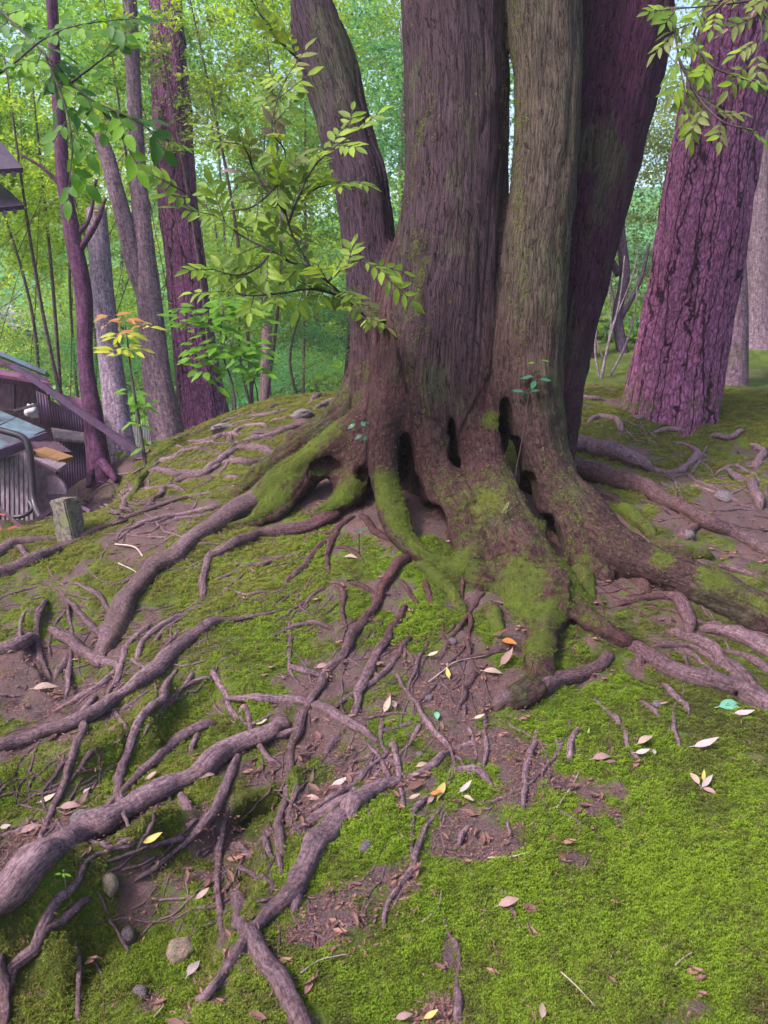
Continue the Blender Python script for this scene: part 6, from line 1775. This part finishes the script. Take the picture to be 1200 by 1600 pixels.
corr('corrugated_wall', Q((84, 684, 8.05), (150, 690, 8.05), (152, 790, 8.05), (90, 790, 8.05)), 16, 0.010, M['purple'])
prism('backing_wall', Q((-220, 606, 8.9), (76, 616, 8.9), (84, 830, 8.9), (-220, 830, 8.9)), 0.05, M['darkwood'], shack)
prism('backing_wall', Q((76, 624, 8.5), (146, 664, 8.5), (150, 830, 8.5), (84, 830, 8.5)), 0.05, M['darkwood'], shack)
# front shed
fs = [np.array(v) for v in Q((-190, 560, 7.9), (72, 673, 7.3), (-4, 706, 6.5), (-260, 600, 6.9))]
for i in range(4):
    for j in range(6):
        def bil(u, v): return (fs[0] * (1 - u) + fs[1] * u) * (1 - v) + (fs[3] * (1 - u) + fs[2] * u) * v
        u0, u1, v0, v1 = j / 6 + .003, (j + 1) / 6 - .003, i / 4 + .004, (i + 1) / 4 - .004
        dz = np.array([0, 0, 0.006 * ((i + j) % 2) + 0.006 * rnd.random()])
        prism('roof_panel', [bil(u0, v0) + dz, bil(u1, v0) + dz, bil(u1, v1) + dz, bil(u0, v1) + dz], 0.02, M['slate'], shack)
prism('roof_deck', [p - np.array([0, 0, 0.03]) for p in fs], 0.03, M['darkwood'], shack)
prism('gutter_board', Q((-5, 704, 6.46), (74, 675, 7.25), (78, 684, 7.25), (-5, 722, 6.46)), 0.04, M['purple'], shack)
prism('gutter_board', Q((-200, 660, 6.6), (-5, 704, 6.46), (-5, 722, 6.46), (-200, 680, 6.6)), 0.04, M['purple'], shack)
for i in range(11):
    x0 = -30 + i * 7.4; prism('wall_board', Q((x0, 718 - 0.28 * max(x0, 0), 6.72), (x0 + 6.6, 716 - 0.28 * max(x0, 0), 6.70 + rnd.uniform(0, .02)), (x0 + 6.9 + rnd.uniform(-.5, .5), 812, 6.70), (x0 + .4, 812, 6.72)), 0.03, M['greywood'], shack)
prism('concrete_wall', Q((50, 716, 6.95), (88, 728, 7.2), (98, 800, 7.2), (58, 812, 6.95)), 0.15, M['concrete'], shack)
# arched board
V = [W(72, 742, 7.0), W(74, 772, 7.0)] + [W(74 + 30 * math.cos(a), 772 - 30 * math.sin(a), 7.0) for a in np.linspace(0, math.pi / 2, 8)]
n_ = len(V); V2 = [v + FW * 0.05 for v in V]
mesh_obj('arched_panel', V + V2, [tuple(range(n_)), tuple(range(2 * n_ - 1, n_ - 1, -1))] + [(i, (i + 1) % n_, n_ + (i + 1) % n_, n_ + i) for i in range(n_)], M['orangewood' if False else 'concrete'], shack, False)
P = catmull(np.array(Q((-60, 655, 6.3), (0, 672, 6.3), (36, 684, 6.3), (46, 705, 6.3), (50, 745, 6.32), (53, 782, 6.3), (62, 806, 6.2), (76, 822, 6.1))), 8)
v_, f_, q_ = tube(P, np.full(len(P), 5.2 * 6.3 / F), 12, 3, 0.02); mm = Mesh(); mm.add(v_, f_); mm.build('drain_pipe', M['black'], shack)
P = catmull(np.array(Q((18, 808, 6.2), (36, 806, 6.2), (50, 796, 6.25), (46, 782, 6.3))), 8)
v_, f_, q_ = tube(P, np.full(len(P), 3.2 * 6.3 / F), 8, 3, 0.02); mm = Mesh(); mm.add(v_, f_); mm.build('hose', M['black'], shack)
for k, (a, m) in enumerate([(((48, 690, 6.9), (90, 690, 7.0), (112, 706, 6.9), (66, 706, 6.8)), 'darkwood'), (((50, 703, 6.75), (72, 698, 6.85), (115, 713, 6.75), (92, 719, 6.6)), 'orangewood'), (((50, 714, 6.7), (92, 719, 6.62), (104, 724, 6.6), (90, 734, 6.5)), 'greywood'), (((55, 718, 6.66), (95, 724, 6.6), (98, 730, 6.56), (86, 738, 6.5)), 'darkwood')]):
    o = prism('loose_board', Q(*a), 0.035, M[m], None, origin=W(*a[0]))
    tag(o, ['dark board, topmost of the loose boards stacked against the shack', 'fresh orange board sticking out of the loose boards by the shack', 'grey split board directly under the fresh orange one', 'dark board, lowest of the loose boards stacked against the shack'][k], 'board', 'loose boards stacked against the shack')
# red crate
cr = thing('red_crate', 'open red painted crate frame leaning in the corner below the drain pipe', 'crate', W(20, 830, 5.9))
for a in (((-8, 788, 6.1), (38, 828, 6.0), 5), ((-12, 812, 5.9), (22, 852, 5.8), 4), ((18, 846, 5.8), (60, 818, 6.0), 5), ((-10, 860, 5.7), (20, 848, 5.8), 4), ((-12, 800, 6.0), (8, 806, 6.0), 3)):
    bar('crate_bar', W(*a[0]), W(*a[1]), a[2] * 5.9 / F * .8, M['red' if a[0][0] != -8 else 'darkwood'], cr)
prism('crate_panel', Q((8, 826, 5.98), (26, 820, 6.02), (38, 832, 5.98), (20, 846, 5.9)), 0.02, M['red'], cr)
prism('crate_panel', Q((-14, 836, 5.92), (2, 832, 5.96), (14, 846, 5.9), (-4, 856, 5.8)), 0.02, M['red'], cr)
# fallen timber below the shack
for k, (a, b, r, lb) in enumerate([((60, 812, 6.1), (95, 784, 6.4), 5, 'dark plank lying between the drain pipe and the stone post'), ((30, 836, 5.7), (88, 806, 6.0), 5, 'dark plank slanting behind the red crate'), ((112, 786, 6.3), (142, 800, 6.1), 4, 'short dark timber lying behind the stone post'), ((128, 806, 6.2), (146, 786, 6.5), 4, 'short dark timber propped crosswise behind the stone post')]):
    mm = Mesh(); pa, pb = W(*a), W(*b); v_, f_, q_ = tube(np.array([pa, (pa + pb) / 2, pb]), np.full(3, r * 6 / F), 4, 1, 0); mm.add(v_, f_); o = mm.build('plank', M['darkwood'], smooth=False, origin=pa); tag(o, lb, 'plank', 'old timber behind the mound')
# bundle
o = link_copy('bundle', stone_mesh('bundle', M['white'], 77, 3, 0.5), None, W(50, 643, 7.9), (0, 0, 0), (0.06, 0.05, 0.07)); tag(o, 'crumpled white bundle on the sill of the shack opening', 'bundle')
# eaves of a hall, upper left
M['eave'] = plain('dark_eave_timber', (0.05, 0.03, 0.06), 0.7)
hall = thing('hall_building', 'corner of a hall with two dark tiled eaves at the left edge', 'building', (W(-60, 300, 9.0)[0], W(-60, 300, 9.0)[1], -0.8))
for a in (((-60, 205, 9.0), (2, 222, 9.0), (36, 262, 8.2), (-60, 268, 7.8)), ((-60, 268, 9.0), (0, 285, 9.0), (38, 320, 8.2), (-60, 330, 7.8))):
    e_ = prism('eave', Q(*a), 0.05, M['eave'], hall)
    for k in range(6):
        t = k / 6; p0 = W(*a[3]) * (1 - t) + W(*a[2]) * t; p1 = W(*a[0]) * (1 - t) + W(*a[1]) * t
        bar('rafter', p0 - np.array([0, 0, .06]), p1 - np.array([0, 0, .06]), 0.03, M['greywood'], hall)
prism('wall', Q((-150, 240, 9.2), (-30, 240, 9.2), (-30, 640, 9.2), (-150, 640, 9.2)), 0.1, M['eave'], hall)
# white picket fence
fe = thing('picket_fence', 'low white picket fence glimpsed behind the orange leaved sapling', 'fence', W(220, 720, 11))
for i in range(16):
    x0 = 192 + i * 3.9; y0 = 664 + 6 * math.sin(i * .5) * .3 - (0 if i > 2 else 4)
    prism('picket', Q((x0, y0, 11), (x0 + 2.5, y0 - 1, 11), (x0 + 2.5, 722, 11), (x0, 722, 11)), 0.02, M['white'], fe)
for y0 in (674, 705): prism('rail', Q((190, y0, 11.03), (256, y0, 11.03), (256, y0 + 3, 11.03), (190, y0 + 3, 11.03)), 0.03, M['white'], fe)
# stony bank far left
sm = [stone_mesh('stone', M['rock2'], 200 + i, 1, .3) for i in range(3)]
V = []; Fc = []; nv = 0
rr_ = random.Random(4)
M['bank'] = plain('lilac_bank_stone', (0.44, 0.34, 0.46), 0.85, 0.3, 3, 0.02)
for i in range(260):
    px = rr_.uniform(-120, 100); py = 492 + 0.35 * px * 0.5 + rr_.uniform(-14, 34)
    g = ground(px, py) ; d = float((g - CAM) @ FW); s = rr_.uniform(3, 6) * d / F
    me = sm[i % 3]; a = rr_.uniform(0, 6)
    for v in me.vertices: V.append([g[0] + s * 1.2 * (v.co.x * math.cos(a) - v.co.y * math.sin(a)), g[1] + s * (v.co.x * math.sin(a) + v.co.y * math.cos(a)), g[2] + s * v.co.z * .8])
    for p in me.polygons: Fc.append([q + nv for q in p.vertices])
    nv += len(me.vertices)
o = mesh_obj('stone_bank', V, Fc, M['bank'], smooth=False); tag(o, 'pale lilac stones heaped on the far bank above the shack roof', 'stones', None, 'stuff')
